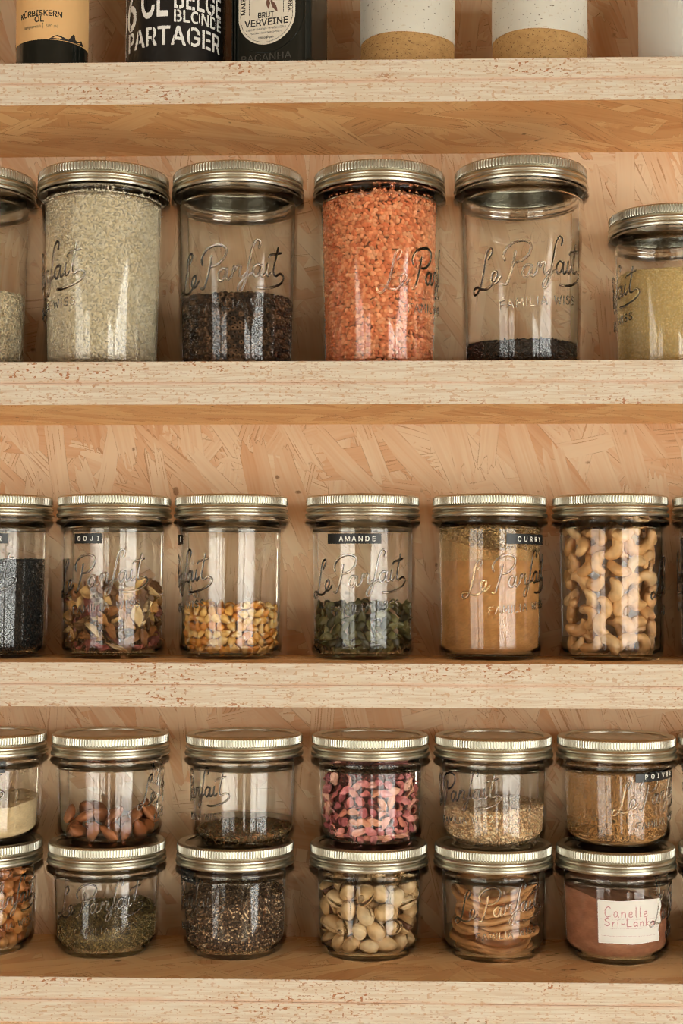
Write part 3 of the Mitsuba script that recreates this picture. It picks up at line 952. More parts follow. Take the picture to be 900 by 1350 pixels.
def pile(name, kind, jarpos, shapes, n, r, ztop, label, category, group, seed, tilt=0.25, lift=0.0, flat=None, least=0.06, grow=1.0):
    """Packed countable pieces, each one an object. shapes: a list of ply dicts to choose from, or a builder fn(key, to_world, i)."""
    rg = np.random.default_rng(seed + 100)
    p, rad = pack(kind, n, r, ztop, seed)
    vis = seen(p, rad, lift, least)
    t1, t2, nn = wallward(p, JAR[kind]['R0'], rg, tilt)
    base = np.array(jarpos)
    for i in np.nonzero(vis)[0]:
        if flat is not None:
            q = flat(p[i], rg)
            if q is not None:
                t1[i], t2[i], nn[i] = q
        tw = pose(base + p[i], t1[i], t2[i], nn[i], rad[i] / r * grow)
        if callable(shapes):
            shapes(tw, i)
        else:
            put(name, shapes[i % len(shapes)], label=label, category=category, group=group, at=tw)
    return int(vis.sum())


def count(kind, z, r, dens=0.6):
    J = JAR[kind]
    Rm = J['R0'] - J['t']
    return int(math.pi * Rm * Rm * (z - J['bt']) * dens / (4 / 3 * math.pi * r ** 3))


def fill(name, shape, label, pos, category, rz=0):
    put(name, shape, label=label, category=category, kind='stuff', at=at(*pos, rz))


G1, G2, G3, G4 = 'large jars on the upper shelf', 'tall jars on the middle shelf', 'small jars on top of the stacks', 'small jars at the bottom of the stacks'

# -------- upper shelf: six jars
Z = SHELF[1]
P = (-0.3785, 0.087, Z)
jar('big', *P, -75, 'large glass jar of white rice cut off by the left edge of the upper shelf', G1)
fill('white_rice', grains('big', slope_top(0.070, 0.04), 0.082, 'grain', [0.0031, 0.0010, 0.0010], 0.0027, [(226, 210, 178), (214, 194, 158), (232, 220, 192)], 0.3, 1, span=110), 'white long rice half filling the cut-off jar on the left', P, 'rice')
P = (-0.2575, 0.084, Z)
jar('big', *P, -66, 'large jar filled to the lid with pale greenish short rice', G1, 10)
fill('pale_rice', grains('big', slope_top(0.1565, 0), 0.158, 'grain', [0.0019, 0.0010, 0.0010], 0.0021, [(236, 226, 202), (226, 214, 184), (242, 234, 214), (212, 198, 164)], 0.35, 2, span=95, weights=[0.4, 0.3, 0.2, 0.1]), 'pale greenish short grains filling the large jar to its lid', P, 'rice')
P = (-0.1377, 0.087, Z)
jar('big', *P, -5, 'large jar with dark brown peppercorns in its lower third', G1, 20)
fill('peppercorns', grains('big', slope_top(0.0665, 0.0, 0.03, 0.002), 0.070, 'ball', [0.0025, 0.0025, 0.0025], 0.0046, [(92, 66, 48), (70, 51, 40), (118, 88, 64), (56, 42, 35)], 0.8, 3, span=105, depth=0.6, core=0.15, jit=0.16, vary=0.1), 'dark brown round peppercorns in the large jar', P, 'peppercorns')
P = (-0.0118, 0.087, Z)
lens = lathe([(0, -0.5), (0.72, -0.34), (1, 0), (0.72, 0.34), (0, 0.5)], 9)
jar('big', *P, 58, 'large jar filled to the lid with orange red lentils', G1, 30)
fill('red_lentils', grains('big', slope_top(0.1555, 0), 0.157, lens, [0.0026, 0.0026, 0.0022], 0.0037, [(240, 158, 112), (232, 142, 96), (246, 174, 130), (222, 128, 84)], 0.40, 4, span=95, core=0.25, jit=0.22), 'orange red split lentils filling the large jar to its lid', P, 'lentils')
P = (0.1125, 0.079, Z)
jar('big', *P, 4, 'large nearly empty jar with a thin layer of black rice', G1, 40)
fill('black_rice', grains('big', slope_top(0.0235, 0.0, 0.02, 0.002), 0.027, 'grain', [0.0033, 0.0012, 0.0012], 0.0026, [(38, 30, 28), (52, 40, 36), (28, 24, 24)], 0.4, 5, span=115, mat='grain_satin'), 'thin layer of black rice at the bottom of the nearly empty jar', P, 'rice')
P = (0.2416, 0.092, Z)
jar('mid', *P, -100, 'shorter jar of yellow couscous at the right edge of the upper shelf', G1, 50)
fill('couscous', grains('mid', slope_top(0.0875, 0.0), 0.0895, 'octa', [0.0008, 0.0008, 0.0008], 0.00135, [(234, 206, 146), (224, 192, 124), (242, 220, 168)], 0.8, 6, span=100, core=0.8), 'fine yellow couscous in the shorter jar on the right', P, 'couscous')

# -------- middle shelf: seven jars
Z = SHELF[2]
P = (-0.3530, 0.094, Z)
k = jar('mid', *P, -22, 'jar of black sesame cut off by the left edge of the middle shelf', G2, 5)
tape(k, 'mid', P, -30, 28, 0.0992, 0.1078, 'ER', 6, 19, 0.0042)
fill('black_sesame', grains('mid', slope_top(0.084, 0.05), 0.092, 'grain', [0.0015, 0.0008, 0.0006], 0.00175, [(30, 30, 31), (44, 43, 42), (22, 22, 24), (92, 88, 80)], 0.3, 7, span=100, weights=[0.4, 0.34, 0.23, 0.03]), 'black sesame seeds in the cut-off jar on the middle shelf', P, 'sesame seeds')
P = (-0.2469, 0.094, Z)
k = jar('mid', *P, -10, 'tall jar with a black tape label, half full of dried flower petals', G2, 15)
tape(k, 'mid', P, -35.5, -2.5, 0.0992, 0.1078, 'GOJI', -29, -6, 0.0037)
TONES = [(206, 168, 112), (178, 126, 70), (150, 98, 52), (224, 196, 148), (120, 84, 50), (196, 146, 82), (132, 70, 58), (214, 176, 110)]
PET = [petal_mesh(s, 0.0060 + 0.0035 * (s % 4) / 3, 0.0026 + 0.0014 * (s % 3), 0.55, TONES[s % 8]) for s in range(16)]
PINK = [petal_mesh(40 + s, 0.0050, 0.0032, 0.6, c) for s, c in enumerate([(196, 120, 112), (178, 96, 92), (206, 142, 124), (160, 84, 76)])]
rg_ = np.random.default_rng(5)
pile('dried_petal', 'mid', P, lambda tw, i: put('dried_petal', (PINK if tw.matrix[2, 3] < Z + 0.014 and rg_.uniform() < 0.75 else PET)[int(rg_.integers(0, 4 if tw.matrix[2, 3] < Z + 0.0 else 4)) if tw.matrix[2, 3] < Z + 0.014 else int(rg_.integers(0, 16))],
     label='curled dried petal in the jar of dried flower petals', category='dried petal', group='dried petals in the tall jar', at=tw),
     count('mid', 0.072, 0.0052), 0.0052, 0.080, None, None, None, 11, tilt=0.7, least=0.12)
fill('petal_crumbs', grains('mid', slope_top(0.034, -0.2, 0.0, 0.006), 0.058, 'octa', [0.0022, 0.0016, 0.0006], 0.0034, [(150, 108, 66), (170, 126, 78), (120, 84, 54)], 0.8, 8, span=180, depth=1.0, inset=0.012), 'brown crumbs lying among the dried flower petals', P, 'petal crumbs')
P = (-0.1427, 0.094, Z)
k = jar('mid', *P, -74, 'tall jar with yellow corn kernels in its lower third', G2, 25)
tape(k, 'mid', P, -92, -57, 0.0992, 0.1078, ' I', -80, -64, 0.0046)
CORN = [shaped(corn_fn, b, s, 10, 8, wear=0.25, tint=corn_tint, noise_amp=0.0010) for s, b in enumerate([(232, 170, 82), (224, 152, 62), (238, 190, 110), (214, 138, 56), (240, 200, 130)])]
pile('corn_kernel', 'mid', P, CORN, count('mid', 0.050, 0.0038), 0.0038, 0.056, 'yellow corn kernel in the jar of corn', 'corn kernel', 'corn kernels in the tall jar', 12, tilt=0.35, least=0.12)
P = (-0.0264, 0.094, Z)
k = jar('mid', *P, -6, 'tall jar with a black tape label above dark green pumpkin seeds', G2, 35)
tape(k, 'mid', P, -38.5, 21, 0.0992, 0.1078, 'AMANDE', -22, 13, 0.0042)
PUMP = [shaped(seed_fn, b, 20 + s, 12, 8, wear=0.35, noise_amp=0.0005) for s, b in enumerate([(80, 78, 44), (62, 61, 36), (100, 97, 56), (52, 50, 34), (118, 114, 70)])]
pile('pumpkin_seed', 'mid', P, PUMP, count('mid', 0.052, 0.0037), 0.0037, 0.060, 'dark green pumpkin seed in the jar with the long tape label', 'pumpkin seed', 'pumpkin seeds in the tall jar', 13, tilt=0.8, least=0.12)
P = (0.0852, 0.094, Z)
k = jar('mid', *P, 24, 'tall jar of brown curry powder with a black tape label', G2, 45)
tape(k, 'mid', P, 14, 74, 0.0992, 0.1078, 'CURRY', 29, 62, 0.0042)
fill('curry_powder', powder('mid', slope_top(0.097, -0.16, 0.0, 0.006, 45), 0.111, (200, 150, 96), (184, 130, 76), 31), 'brown curry powder heaped in the jar', P, 'powder')
fill('powder_dust', dust('mid', 0.085, 0.1165, 26000, 0.00042, [(196, 160, 106), (178, 142, 90), (208, 172, 118)], lambda a, z: np.clip(0.95 - (z - 0.09) * 8 - 0.35 * np.clip(np.sin(a), 0, 1), 0.2, 0.9), 32), 'film of curry dust clinging inside the glass', P, 'powder')
P = (0.1905, 0.092, Z)
jar('mid', *P, 98, 'tall jar filled to the lid with pale cashew nuts', G2, 55)
CASH = [cashew_mesh(s) for s in range(7)]
pile('cashew_nut', 'mid', P, CASH, count('mid', 0.118, 0.0086, 0.66), 0.0086, 0.115, 'pale curved cashew nut in the jar of cashews', 'cashew nut', 'cashew nuts in the tall jar', 14, tilt=0.35, grow=1.05)
P = (0.2959, 0.094, Z)
jar('mid', *P, -120, 'dark jar cut off by the right edge of the middle shelf', G2, 65)
fill('dark_grains', grains('mid', slope_top(0.105, 0), 0.107, 'grain', [0.0026, 0.0013, 0.0012], 0.0026, [(52, 36, 28), (40, 28, 24)], 0.4, 9, span=100), 'dark brown grains in the cut-off jar on the right', P, 'grains')

# -------- lowest shelf: stacked small jars
Z = SHELF[3]
LOW = [(x, y, Z) for x, y in ((-0.3601, 0.094), (-0.2505, 0.094), (-0.1376, 0.094), (-0.0208, 0.094), (0.0875, 0.094), (0.1928, 0.092), (0.2990, 0.094))]
ZU = Z + JAR['small']['H'] - 0.0021
UPP = [(x, y, ZU) for x, y in ((-0.3570, 0.094), (-0.2482, 0.094), (-0.1302, 0.094), (-0.0195, 0.094), (0.0878, 0.094), (0.1942, 0.092), (0.2995, 0.094))]

P = LOW[0]
jar('small', *P, 36, 'small jar of glossy golden hazelnuts at the bottom left corner', G4, 3)
HAZ = [shaped(hazel_fn, b, 60 + s, 12, 9, wear=0.5, noise_amp=0.0018) for s, b in enumerate([(206, 144, 84), (190, 122, 66), (164, 98, 52), (218, 164, 104)])]


def in_frame(tw):
    m = np.array(tw.matrix, float).reshape(4, 4)[:3, 3] - CAM
    return 450 + FOCAL * (m @ r0) / (m @ fwd) > -12


pile('hazelnut', 'small', P, lambda tw, i: in_frame(tw) and put('hazelnut', HAZ[i % 4], label='golden roasted hazelnut in the jar at the bottom left corner', category='hazelnut', group='hazelnuts in the bottom left jar', at=tw),
     count('small', 0.078, 0.0060, 0.62), 0.0060, 0.074, None, None, None, 15, tilt=1.0)
P = LOW[1]
jar('small', *P, 0, 'small jar of dried green herbs under the jar of almonds', G4, 13)
fill('dried_herbs', grains('small', slope_top(0.031, 0.10, 0.15, 0.005, 50), 0.038, 'grain', [0.0019, 0.0005, 0.0004], 0.00165, [(156, 134, 84), (130, 108, 66), (186, 164, 112), (98, 80, 50), (72, 60, 42)], 0.7, 16, span=115, depth=1.0, weights=[0.28, 0.27, 0.15, 0.18, 0.12]), 'dried green herb needles in the small bottom jar', P, 'herbs')
P = LOW[2]
k = jar('small', *P, -58, 'small jar of dark chia seeds with a black tape label', G4, 23)
tape(k, 'small', P, -84, -39, 0.0640, 0.0730, 'CHIA', -74, -46, 0.0044)
fill('chia_seeds', grains('small', slope_top(0.052, 0.03, 0.05, 0.004, 50), 0.058, 'ball', [0.0011, 0.0008, 0.0008], 0.00165, [(84, 64, 50), (106, 80, 60), (62, 47, 39), (232, 206, 172), (166, 130, 98)], 0.7, 17, span=95, core=0.4, weights=[0.32, 0.26, 0.2, 0.1, 0.12]), 'dark speckled chia seeds in the small bottom jar', P, 'chia seeds')
P = LOW[3]
jar('small', *P, 170, 'small jar of pistachios in their pale shells', G4, 33)


def half_shell(sx, sy, sz, thick, base, seed):
    n, m = 14, 5
    a = np.linspace(0, 2 * math.pi, n, endpoint=False)
    rows = []
    for s in (1.0, 1 - thick):
        ph = np.linspace(0.0, math.pi / 2, m + 1)[:-1] if s == 1.0 else np.linspace(math.pi / 2, 0.0, m + 1)[1:]
        for p in ph:
            rows.append((s, p))
    v = []
    for s, p in rows:
        x = np.cos(a) * math.cos(p)
        v.append(np.stack([sx * s * x, sy * s * np.sin(a) * math.cos(p) * (1 - 0.22 * x), np.full(n, sz * s * math.sin(p))], 1))
    out_n = m
    v = np.vstack(v)
    tops = np.array([[0, 0, sz], [0, 0, sz * (1 - thick)]])
    j = np.arange(n)
    q = (j + 1) % n
    f = []
    for i in list(range(0, m - 1)) + list(range(m, 2 * m - 1)):
        f += [np.stack([i * n + j, i * n + q, (i + 1) * n + q], 1), np.stack([i * n + j, (i + 1) * n + q, (i + 1) * n + j], 1)]
    N = len(v)
    f += [np.stack([(m - 1) * n + j, (m - 1) * n + q, np.full(n, N)], 1), np.stack([m * n + q, m * n + j, np.full(n, N + 1)], 1)]
    f += [np.stack([(2 * m - 1) * n + j, (2 * m - 1) * n + q, q], 1), np.stack([(2 * m - 1) * n + j, q, j], 1)]
    v, f = np.vstack([v, tops]), np.vstack(f)
    col = np.array(srgb(*base)) * (0.78 + 0.44 * meshkit.fbm(v * 260, 3, seed)[:, None])
    return v, f, np.clip(col, 0, 1)


def tilted(v, deg, hinge, mirror=False):
    v = v.copy()
    if mirror:
        v[:, 2] *= -1
    c, s = math.cos(math.radians(deg)), math.sin(math.radians(deg)) * (-1 if mirror else 1)
    x = v[:, 0] - hinge
    return np.stack([hinge + x * c - v[:, 2] * s, v[:, 1], x * s + v[:, 2] * c], 1)


PIST = []
for s, (op, b) in enumerate([(5, (226, 196, 152)), (8, (216, 180, 132)), (3, (234, 208, 168)), (9, (208, 172, 122)), (1, (224, 190, 142))]):
    v, f, c = half_shell(0.0098, 0.0068, 0.0064, 0.12, b, 80 + s)
    up_, dn = tilted(v, op, -0.0095), tilted(v, op, -0.0095, True)
    ker = shaped(lambda u: np.stack([u[:, 0] * 0.0078, u[:, 1] * 0.0050, u[:, 2] * 0.0048], 1), [(140, 112, 66), (126, 86, 66)][s % 2], 90 + s, 9, 7, wear=0.6)
    PIST.append((mikit.ply((up_, f), 'grain_satin', smooth=True, color=c), mikit.ply((dn, f[:, ::-1]), 'grain_satin', smooth=True, color=c), ker))


def put_pistachio(tw, i):
    a, b, c = PIST[i % len(PIST)]
    k = thing('pistachio', 'pistachio nut with a split pale shell in the small jar', 'pistachio', 'pistachios in the small jar')
    put('shell', a, k, at=tw)
    put('shell', b, k, at=tw)
    put('kernel', c, k, at=tw, label='green brown kernel showing in the split')


pile('pistachio', 'small', P, put_pistachio, count('small', 0.070, 0.0080, 0.62), 0.0080, 0.068, None, None, None, 18, tilt=0.9)
P = LOW[4]
jar('small', *P, 3, 'small jar of stacked dried apple rings', G4, 43)


def apple_ring(seed):
    rg = np.random.default_rng(seed)
    n, k = 54, 16
    a = np.linspace(0, 2 * math.pi, n, endpoint=False)
    wave = 0.0024 * np.sin(2 * a + rg.uniform(0, 6)) + 0.0011 * np.sin(3 * a + rg.uniform(0, 6)) + 0.0006 * np.sin(7 * a + rg.uniform(0, 6))
    ro, ri = rg.uniform(0.033, 0.0375) + 0.0012 * np.sin(3 * a + 1), 0.008 + 0.0015 * np.sin(4 * a)
    v, c = [], []
    for j in range(k):
        t = 2 * math.pi * j / k
        cr, cz = (ro + ri) / 2 + (ro - ri) / 2 * np.sign(math.cos(t)) * abs(math.cos(t)) ** 0.6, 0.0031 * np.sign(math.sin(t)) * abs(math.sin(t)) ** 0.6
        z = cz * (1.0 + 0.4 * math.cos(t)) + wave * cr / 0.036
        v.append(np.stack([cr * np.sin(a), -cr * np.cos(a), z + 0 * a], 1))
        edge = math.exp(-((math.cos(t) - 0.78) / 0.2) ** 2)
        c.append(np.tile(np.array(srgb(230, 176, 116)) * (1 - edge) + np.array(srgb(138, 76, 38)) * edge, (n, 1)))
    v, c = np.vstack(v), np.vstack(c)
    v += (meshkit.noise(v * 320, seed)[:, None] - 0.5) * 0.0012
    j = np.arange(n)
    q = (j + 1) % n
    f = []
    for i in range(k):
        s0, s1 = i * n, ((i + 1) % k) * n
        f += [np.stack([s0 + j, s0 + q, s1 + q], 1), np.stack([s0 + j, s1 + q, s1 + j], 1)]
    f = np.vstack(f)
    if trimesh.Trimesh(v, f, process=False).volume < 0:
        f = f[:, ::-1]
    return mikit.ply((v, f), 'grain_satin', smooth=True, color=np.clip(c * (0.75 + 0.5 * meshkit.fbm(v * 300, 3, seed)[:, None]), 0, 1))


rg_ = np.random.default_rng(21)
for i in range(9):
    z = 0.0090 + 0.0064 * i
    tx, ty = rg_.uniform(-8, 8) + (0 if i < 6 else 6 * (i - 5)), rg_.uniform(-6, 6)
    m = T().translate([P[0] + float(rg_.uniform(-0.002, 0.002)), P[1] + float(rg_.uniform(-0.002, 0.001)), P[2] + z]).rotate([1, 0, 0], float(tx)).rotate([0, 1, 0], float(ty)).rotate([0, 0, 1], float(rg_.uniform(0, 360)))
    put('apple_ring', apple_ring(200 + i), label='dried apple ring with a brown edge, in the stack inside the small jar', category='dried fruit', group='dried apple rings in the small jar', at=m)
P = LOW[5]
k = jar('small', *P, 80, 'small jar of cinnamon powder with a white handwritten paper label', G4, 53)
R = outer_radius('small')
tear = lambda u, w: (np.where(u > 0.97, -0.035 * (w < 0.45) + 0.02 * np.sin(w * 17), 0), 0.0004 * np.sin(u * 9 + w * 2))
d = math.radians
lab = put('paper_label', mikit.ply(tm(patch(R, d(-27), d(44), 0.0200, 0.0560, 0.00025, 34, 12, slope=0.0006, edge=tear)), 'paper', smooth=30), k, label='white paper label with handwriting', at=at(*P))
ink = []
for text, zz, cap in (('Canelle', 0.0420, 0.0085), ('Sri-Lanka', 0.0345, 0.0066)):
    st, wid = strokes_of(text, cap, 0.16)
    ink.append(bend(ribbon_mesh(st, 0.0007, 0.0001), lambda q: R(q) + 0.00047, d(-20), zz, scale_x=(0.039 if text == 'Canelle' else 0.046) / wid))
for zz in (0.0402, 0.0326, 0.0262):
    ink.append(bend(ribbon_mesh([[(0, 0), (0.052, 0)]], 0.00015, 0.00005), lambda q: R(q) + 0.00047, d(-24), zz))
put('handwriting', mikit.ply(joined(ink), 'ink_red'), lab, label='pale red handwritten words', at=at(*P))
fill('cinnamon_powder', powder('small', slope_top(0.052, -0.22, 0.0, 0.004, 60), 0.068, (176, 124, 96), (160, 106, 80), 33), 'reddish brown cinnamon powder in the small jar', P, 'powder')
P = LOW[6]
jar('small', *P, -130, 'small jar cut off by the bottom right edge of the photo', G4, 63)
fill('brown_grains', grains('small', slope_top(0.030, 0), 0.032, 'grain', [0.0024, 0.0012, 0.0012], 0.0026, [(120, 82, 52), (96, 66, 44)], 0.4, 19, span=100), 'brown grains in the cut-off jar at the bottom right', P, 'grains')

P = UPP[0]
k = jar('small', *P, -20, 'small jar of beige flour cut off by the left edge, on top of the hazelnuts', G3, 7)
tape(k, 'small', P, -20, 33, 0.0640, 0.0728, 'RY', 13, 25, 0.0048)
fill('beige_flour', powder('small', slope_top(0.035, 0.08, 0.1, 0.004, 60), 0.042, (226, 204, 166), (214, 190, 150), 34), 'beige flour in the small jar at the left edge', P, 'flour')
fill('flour_dust', dust('small', 0.032, 0.068, 9000, 0.0004, [(216, 190, 140), (226, 204, 160)], lambda a, z: np.clip(0.4 - (z - 0.035) * 9, 0.06, 0.5) + 0 * a, 35), 'film of flour clinging inside the small jar at the left edge', P, 'flour')
P = UPP[1]
jar('small', *P, 92, 'small jar with brown almonds over its floor', G3, 17)
ALM = [shaped(almond_fn, b, 100 + s, 16, 10, wear=0.5, freq=180, noise_amp=0.0009) for s, b in enumerate([(166, 98, 56), (148, 84, 46), (182, 114, 70)])]
pile('almond', 'small', P, ALM, 30, 0.0075, 0.034, 'brown almond in its skin in the small jar', 'almond', 'almonds in the small jar', 19, tilt=0.7, lift=0.1)
P = UPP[2]
jar('small', *P, -62, 'small nearly empty jar with a little dried brown herb', G3, 27)
fill('brown_herbs', grains('small', slope_top(0.0135, 0.03, 0.04, 0.004, 60), 0.019, 'grain', [0.0024, 0.0005, 0.0004], 0.0018, [(132, 108, 66), (108, 86, 52), (156, 132, 86), (84, 66, 44), (150, 96, 54)], 0.5, 20, span=120, depth=1.0), 'thin layer of dried brown herb in the nearly empty jar', P, 'herbs')
P = UPP[3]
jar('small', *P, 180, 'small jar filled to the lid with pink dried rose petals', G3, 37)
ROSE = [petal_mesh(300 + s, 0.0042 + 0.0009 * (s % 3), 0.0029 + 0.0005 * (s % 2), 0.4, c) for s, c in enumerate([(226, 152, 146), (212, 130, 130), (232, 170, 156), (190, 104, 110), (222, 142, 124), (236, 184, 164), (176, 92, 100), (216, 138, 142), (226, 160, 130), (202, 118, 116)])]
pile('rose_petal', 'small', P, ROSE, count('small', 0.070, 0.0044, 0.6), 0.0044, 0.069, 'small curled pink petal in the jar of rose petals', 'rose petal', 'pink rose petals in the small jar', 22, tilt=0.4, least=0.16)
fill('petal_dust', grains('small', slope_top(0.064, 0), 0.066, 'octa', [0.0016, 0.0012, 0.0004], 0.0032, [(150, 76, 78), (120, 60, 62), (166, 92, 84)], 0.8, 23, span=180, depth=1.0, inset=0.009, core=0.3), 'dark pink petal crumbs in the jar of rose petals', P, 'petal crumbs')
P = UPP[4]
jar('small', *P, -48, 'small jar half full of pale quinoa', G3, 47)
fill('quinoa', grains('small', slope_top(0.0355, 0.02, 0.03, 0.003), 0.039, 'ball', [0.0011, 0.0010, 0.0009], 0.0020, [(228, 198, 156), (214, 180, 136), (236, 214, 178), (182, 142, 102)], 0.8, 24, span=110, core=0.5), 'pale round quinoa grains in the small jar', P, 'quinoa')
P = UPP[5]
k = jar('small', *P, 38, 'small jar coated with brown ground pepper, with a black tape label', G3, 57)
tape(k, 'small', P, 11, 72, 0.0608, 0.0690, 'POIVRE', 23, 62, 0.0038, slope=0.0015)
fill('ground_pepper', powder('small', slope_top(0.0115, 0.0, 0.03, 0.002, 60), 0.014, (166, 124, 78), (140, 100, 60), 36, speck=(84, 60, 40)), 'brown ground pepper on the floor of the small jar', P, 'pepper')
fill('pepper_dust', dust('small', 0.010, 0.070, 42000, 0.00042, [(198, 148, 92), (184, 134, 80), (208, 160, 104)], lambda a, z: 0.74 + 0.25 * np.sin(a * 2 + 1) * np.sin(z * 90), 37), 'film of pepper dust clinging inside the small jar', P, 'pepper')
P = UPP[6]
jar('small', *P, -130, 'small jar cut off by the right edge, on top of the bottom right jar', G3, 67)

# -------- topmost shelf: bottles and ceramics
Z = SHELF[0]
bsdf('bottle_glass', srgb(24, 28, 25), 0.08, specular=0.5)
bsdf('black_coat', srgb(27, 27, 27), 0.28, specular=0.5)
bsdf('kraft_label', srgb(226, 182, 124), 0.7)
bsdf('cream_label', srgb(222, 214, 196), 0.7)
bsdf('grey_print', srgb(92, 80, 62), 0.7)
d = math.radians


def words(text, cap, R, ang, z, bold=True, width=None, depth=0.0002, arch=0.0, stencil=False):
    """Printed words round a cylinder, centred on the angle (degrees); width fixes their length, arch lifts the middle."""
    m = meshkit.text_mesh(text, cap, depth, bold=bold)
    x0, x1 = m.bounds[0][0], m.bounds[1][0]
    m.apply_translation([-(x0 + x1) / 2, 0, 0])
    s = (width / (x1 - x0)) if width else 1.0
    v = np.array(m.vertices)
    v[:, 0] *= s
    m = trimesh.Trimesh(v, m.faces, process=False)
    out = bend(m, lambda q: R + 0 * q, d(ang), z)
    if arch:
        a = np.arctan2(out[0][:, 0], -out[0][:, 1]) - d(ang)
        out[0][:, 2] -= arch * (a / 0.9) ** 2
    return out


# oil bottle
P = (-0.3022, 0.070, Z)
k = thing('oil_bottle', 'dark oil bottle with a kraft coloured paper label, first on the topmost shelf', 'bottle')
Rb = 0.0312
put('bottle_body', mikit.ply(tm(lathe([(0, 0.002), (Rb - 0.006, 0.0015), (Rb - 0.003, 0), (Rb - 0.0008, 0.0010), (Rb, 0.003), (Rb, 0.19), (Rb - 0.004, 0.205), (0.016, 0.225), (0.0135, 0.235), (0.0135, 0.275), (0, 0.275)], 96)), 'bottle_glass', smooth=35), k, at=at(*P))
lb = put('paper_label', mikit.ply(tm(patch(Rb, d(-150), d(150), 0.0350, 0.150, 0.0002, 90, 6)), 'kraft_label', smooth=30), k, label='kraft coloured paper label', at=at(*P))
Rl = Rb + 0.00045
put('lettering', mikit.ply(joined([words('KÜRBISKERN', 0.0048, Rl, -8, 0.0562, width=0.040, arch=0.0018), words('ÖL', 0.0048, Rl, -8, 0.0508, width=0.0085)]), 'ink_black'), lb, label='bold dark lettering', at=at(*P))
put('small_print', mikit.ply(joined([words('kaltgepresst', 0.0024, Rl, -20, 0.0458, False, width=0.0165), words('|', 0.0030, Rl, -2, 0.0458, False), words('500 ml', 0.0025, Rl, 12, 0.0458, False, width=0.0100)]), 'grey_print'), lb, at=at(*P))
hill = [Polygon([(0, 0), (0.004, 0.0028), (0.007, 0.0040), (0.010, 0.0034), (0.014, 0.0022), (0.017, 0.0012), (0.0185, 0.0030), (0.022, 0.0075), (0.0235, 0.0062), (0.0240, 0.0030), (0.027, 0.0018), (0.0315, 0.0042), (0.034, 0.001), (0.034, 0)]),
        Polygon([(-0.055, 0), (-0.052, 0.004), (-0.047, 0.0052), (-0.0445, 0.001), (-0.044, 0)])]
hill[0] = hill[0].difference(Polygon([(0.003, 0.0009), (0.006, 0.0030), (0.0095, 0.0024), (0.012, 0.0012)])).difference(Polygon([(0.0245, 0.0006), (0.0295, 0.0006), (0.031, 0.0026), (0.027, 0.0012)]))
hm = trimesh.util.concatenate([trimesh.creation.extrude_polygon(g, 0.0002, engine='earcut') for h in hill for g in getattr(h, 'geoms', [h])])
sprig = trimesh.util.concatenate([trimesh.creation.extrude_polygon(LineString(s).buffer(0.0006), 0.0002, engine='earcut') for s in ([(0.009, 0.0480), (0.0115, 0.0472), (0.0125, 0.0490)], [(0.0150, 0.0474), (0.0175, 0.0484), (0.0165, 0.0500)])])
put('landscape_print', mikit.ply(bend(hm, Rl, d(8), 0.0355), 'ink_black'), lb, label='black drawn hills', kind='stuff', at=at(*P))
put('sprig_print', mikit.ply(bend(sprig, Rl, d(0), 0.0285), 'ink_black'), lb, label='small black drawn sprig', kind='stuff', at=at(*P))

# beer bottle
P = (-0.1933, 0.080, Z)
k = thing('beer_bottle', 'large black bottle printed all over with white stencil letters', 'bottle')
Rb = 0.0441
put('bottle_body', mikit.ply(tm(lathe([(0, 0.003), (Rb - 0.008, 0.002), (Rb - 0.004, 0), (Rb - 0.0012, 0.0012), (Rb, 0.005), (Rb, 0.15), (Rb - 0.004, 0.175), (0.018, 0.225), (0.0145, 0.24), (0.0145, 0.29), (0, 0.29)], 96)), 'black_coat', smooth=35), k, at=at(*P))
Rl = Rb + 0.0001
pr = [words('PARTAGER', 0.0158, Rl, 4, 0.0287, width=0.098), words('66', 0.0330, Rl, -66, 0.0478, width=0.036), words('CL', 0.0300, Rl, -17.5, 0.0541, width=0.0262),
      words('BELGE', 0.0175, Rl, 38, 0.0606, width=0.0495), words('BLONDE', 0.0102, Rl, 38, 0.0488, width=0.0495), words('BIÈRE', 0.0175, Rl, 38, 0.0800, width=0.0495), words('À', 0.0158, Rl, -78, 0.0287, width=0.010)]
put('lettering', mikit.ply(joined(pr), 'white_print'), k, label='white stencil lettering', at=at(*P))
cuts = []
for ang, z0, z1 in [(q, 0.0287, 0.0445) for q in (-54, -38, -19, 7, 25, 43, 60)] + [(q, 0.0478, 0.081) for q in (-55, -78)] + [(-27, 0.0541, 0.0841)] + [(q, 0.0606, 0.0781) for q in (11, 26, 52)] + [(q, 0.0488, 0.0590) for q in (9, 34, 58)]:
    cuts.append(patch(Rl + 0.00012, d(ang) - 0.009, d(ang) + 0.009, z0 - 0.0003, z1 + 0.0003, 0.00012, 3, 2))
put('stencil_gap', mikit.ply(joined(cuts), 'black_coat'), k, label='narrow black gaps that cut the stencil letters', at=at(*P))

# square black bottle
P = (-0.0992, 0.075, Z)
k = thing('square_bottle', 'square shouldered black bottle with a cream label in a raised oval frame', 'bottle')
t = np.linspace(0, 2 * math.pi, 160, endpoint=False)
ex = 5.0
hw = 0.0362


def sup(t):
    c, s = np.sin(t), -np.cos(t)
    return np.stack([hw * np.sign(c) * np.abs(c) ** (2 / ex), hw * np.sign(s) * np.abs(s) ** (2 / ex)], 1)


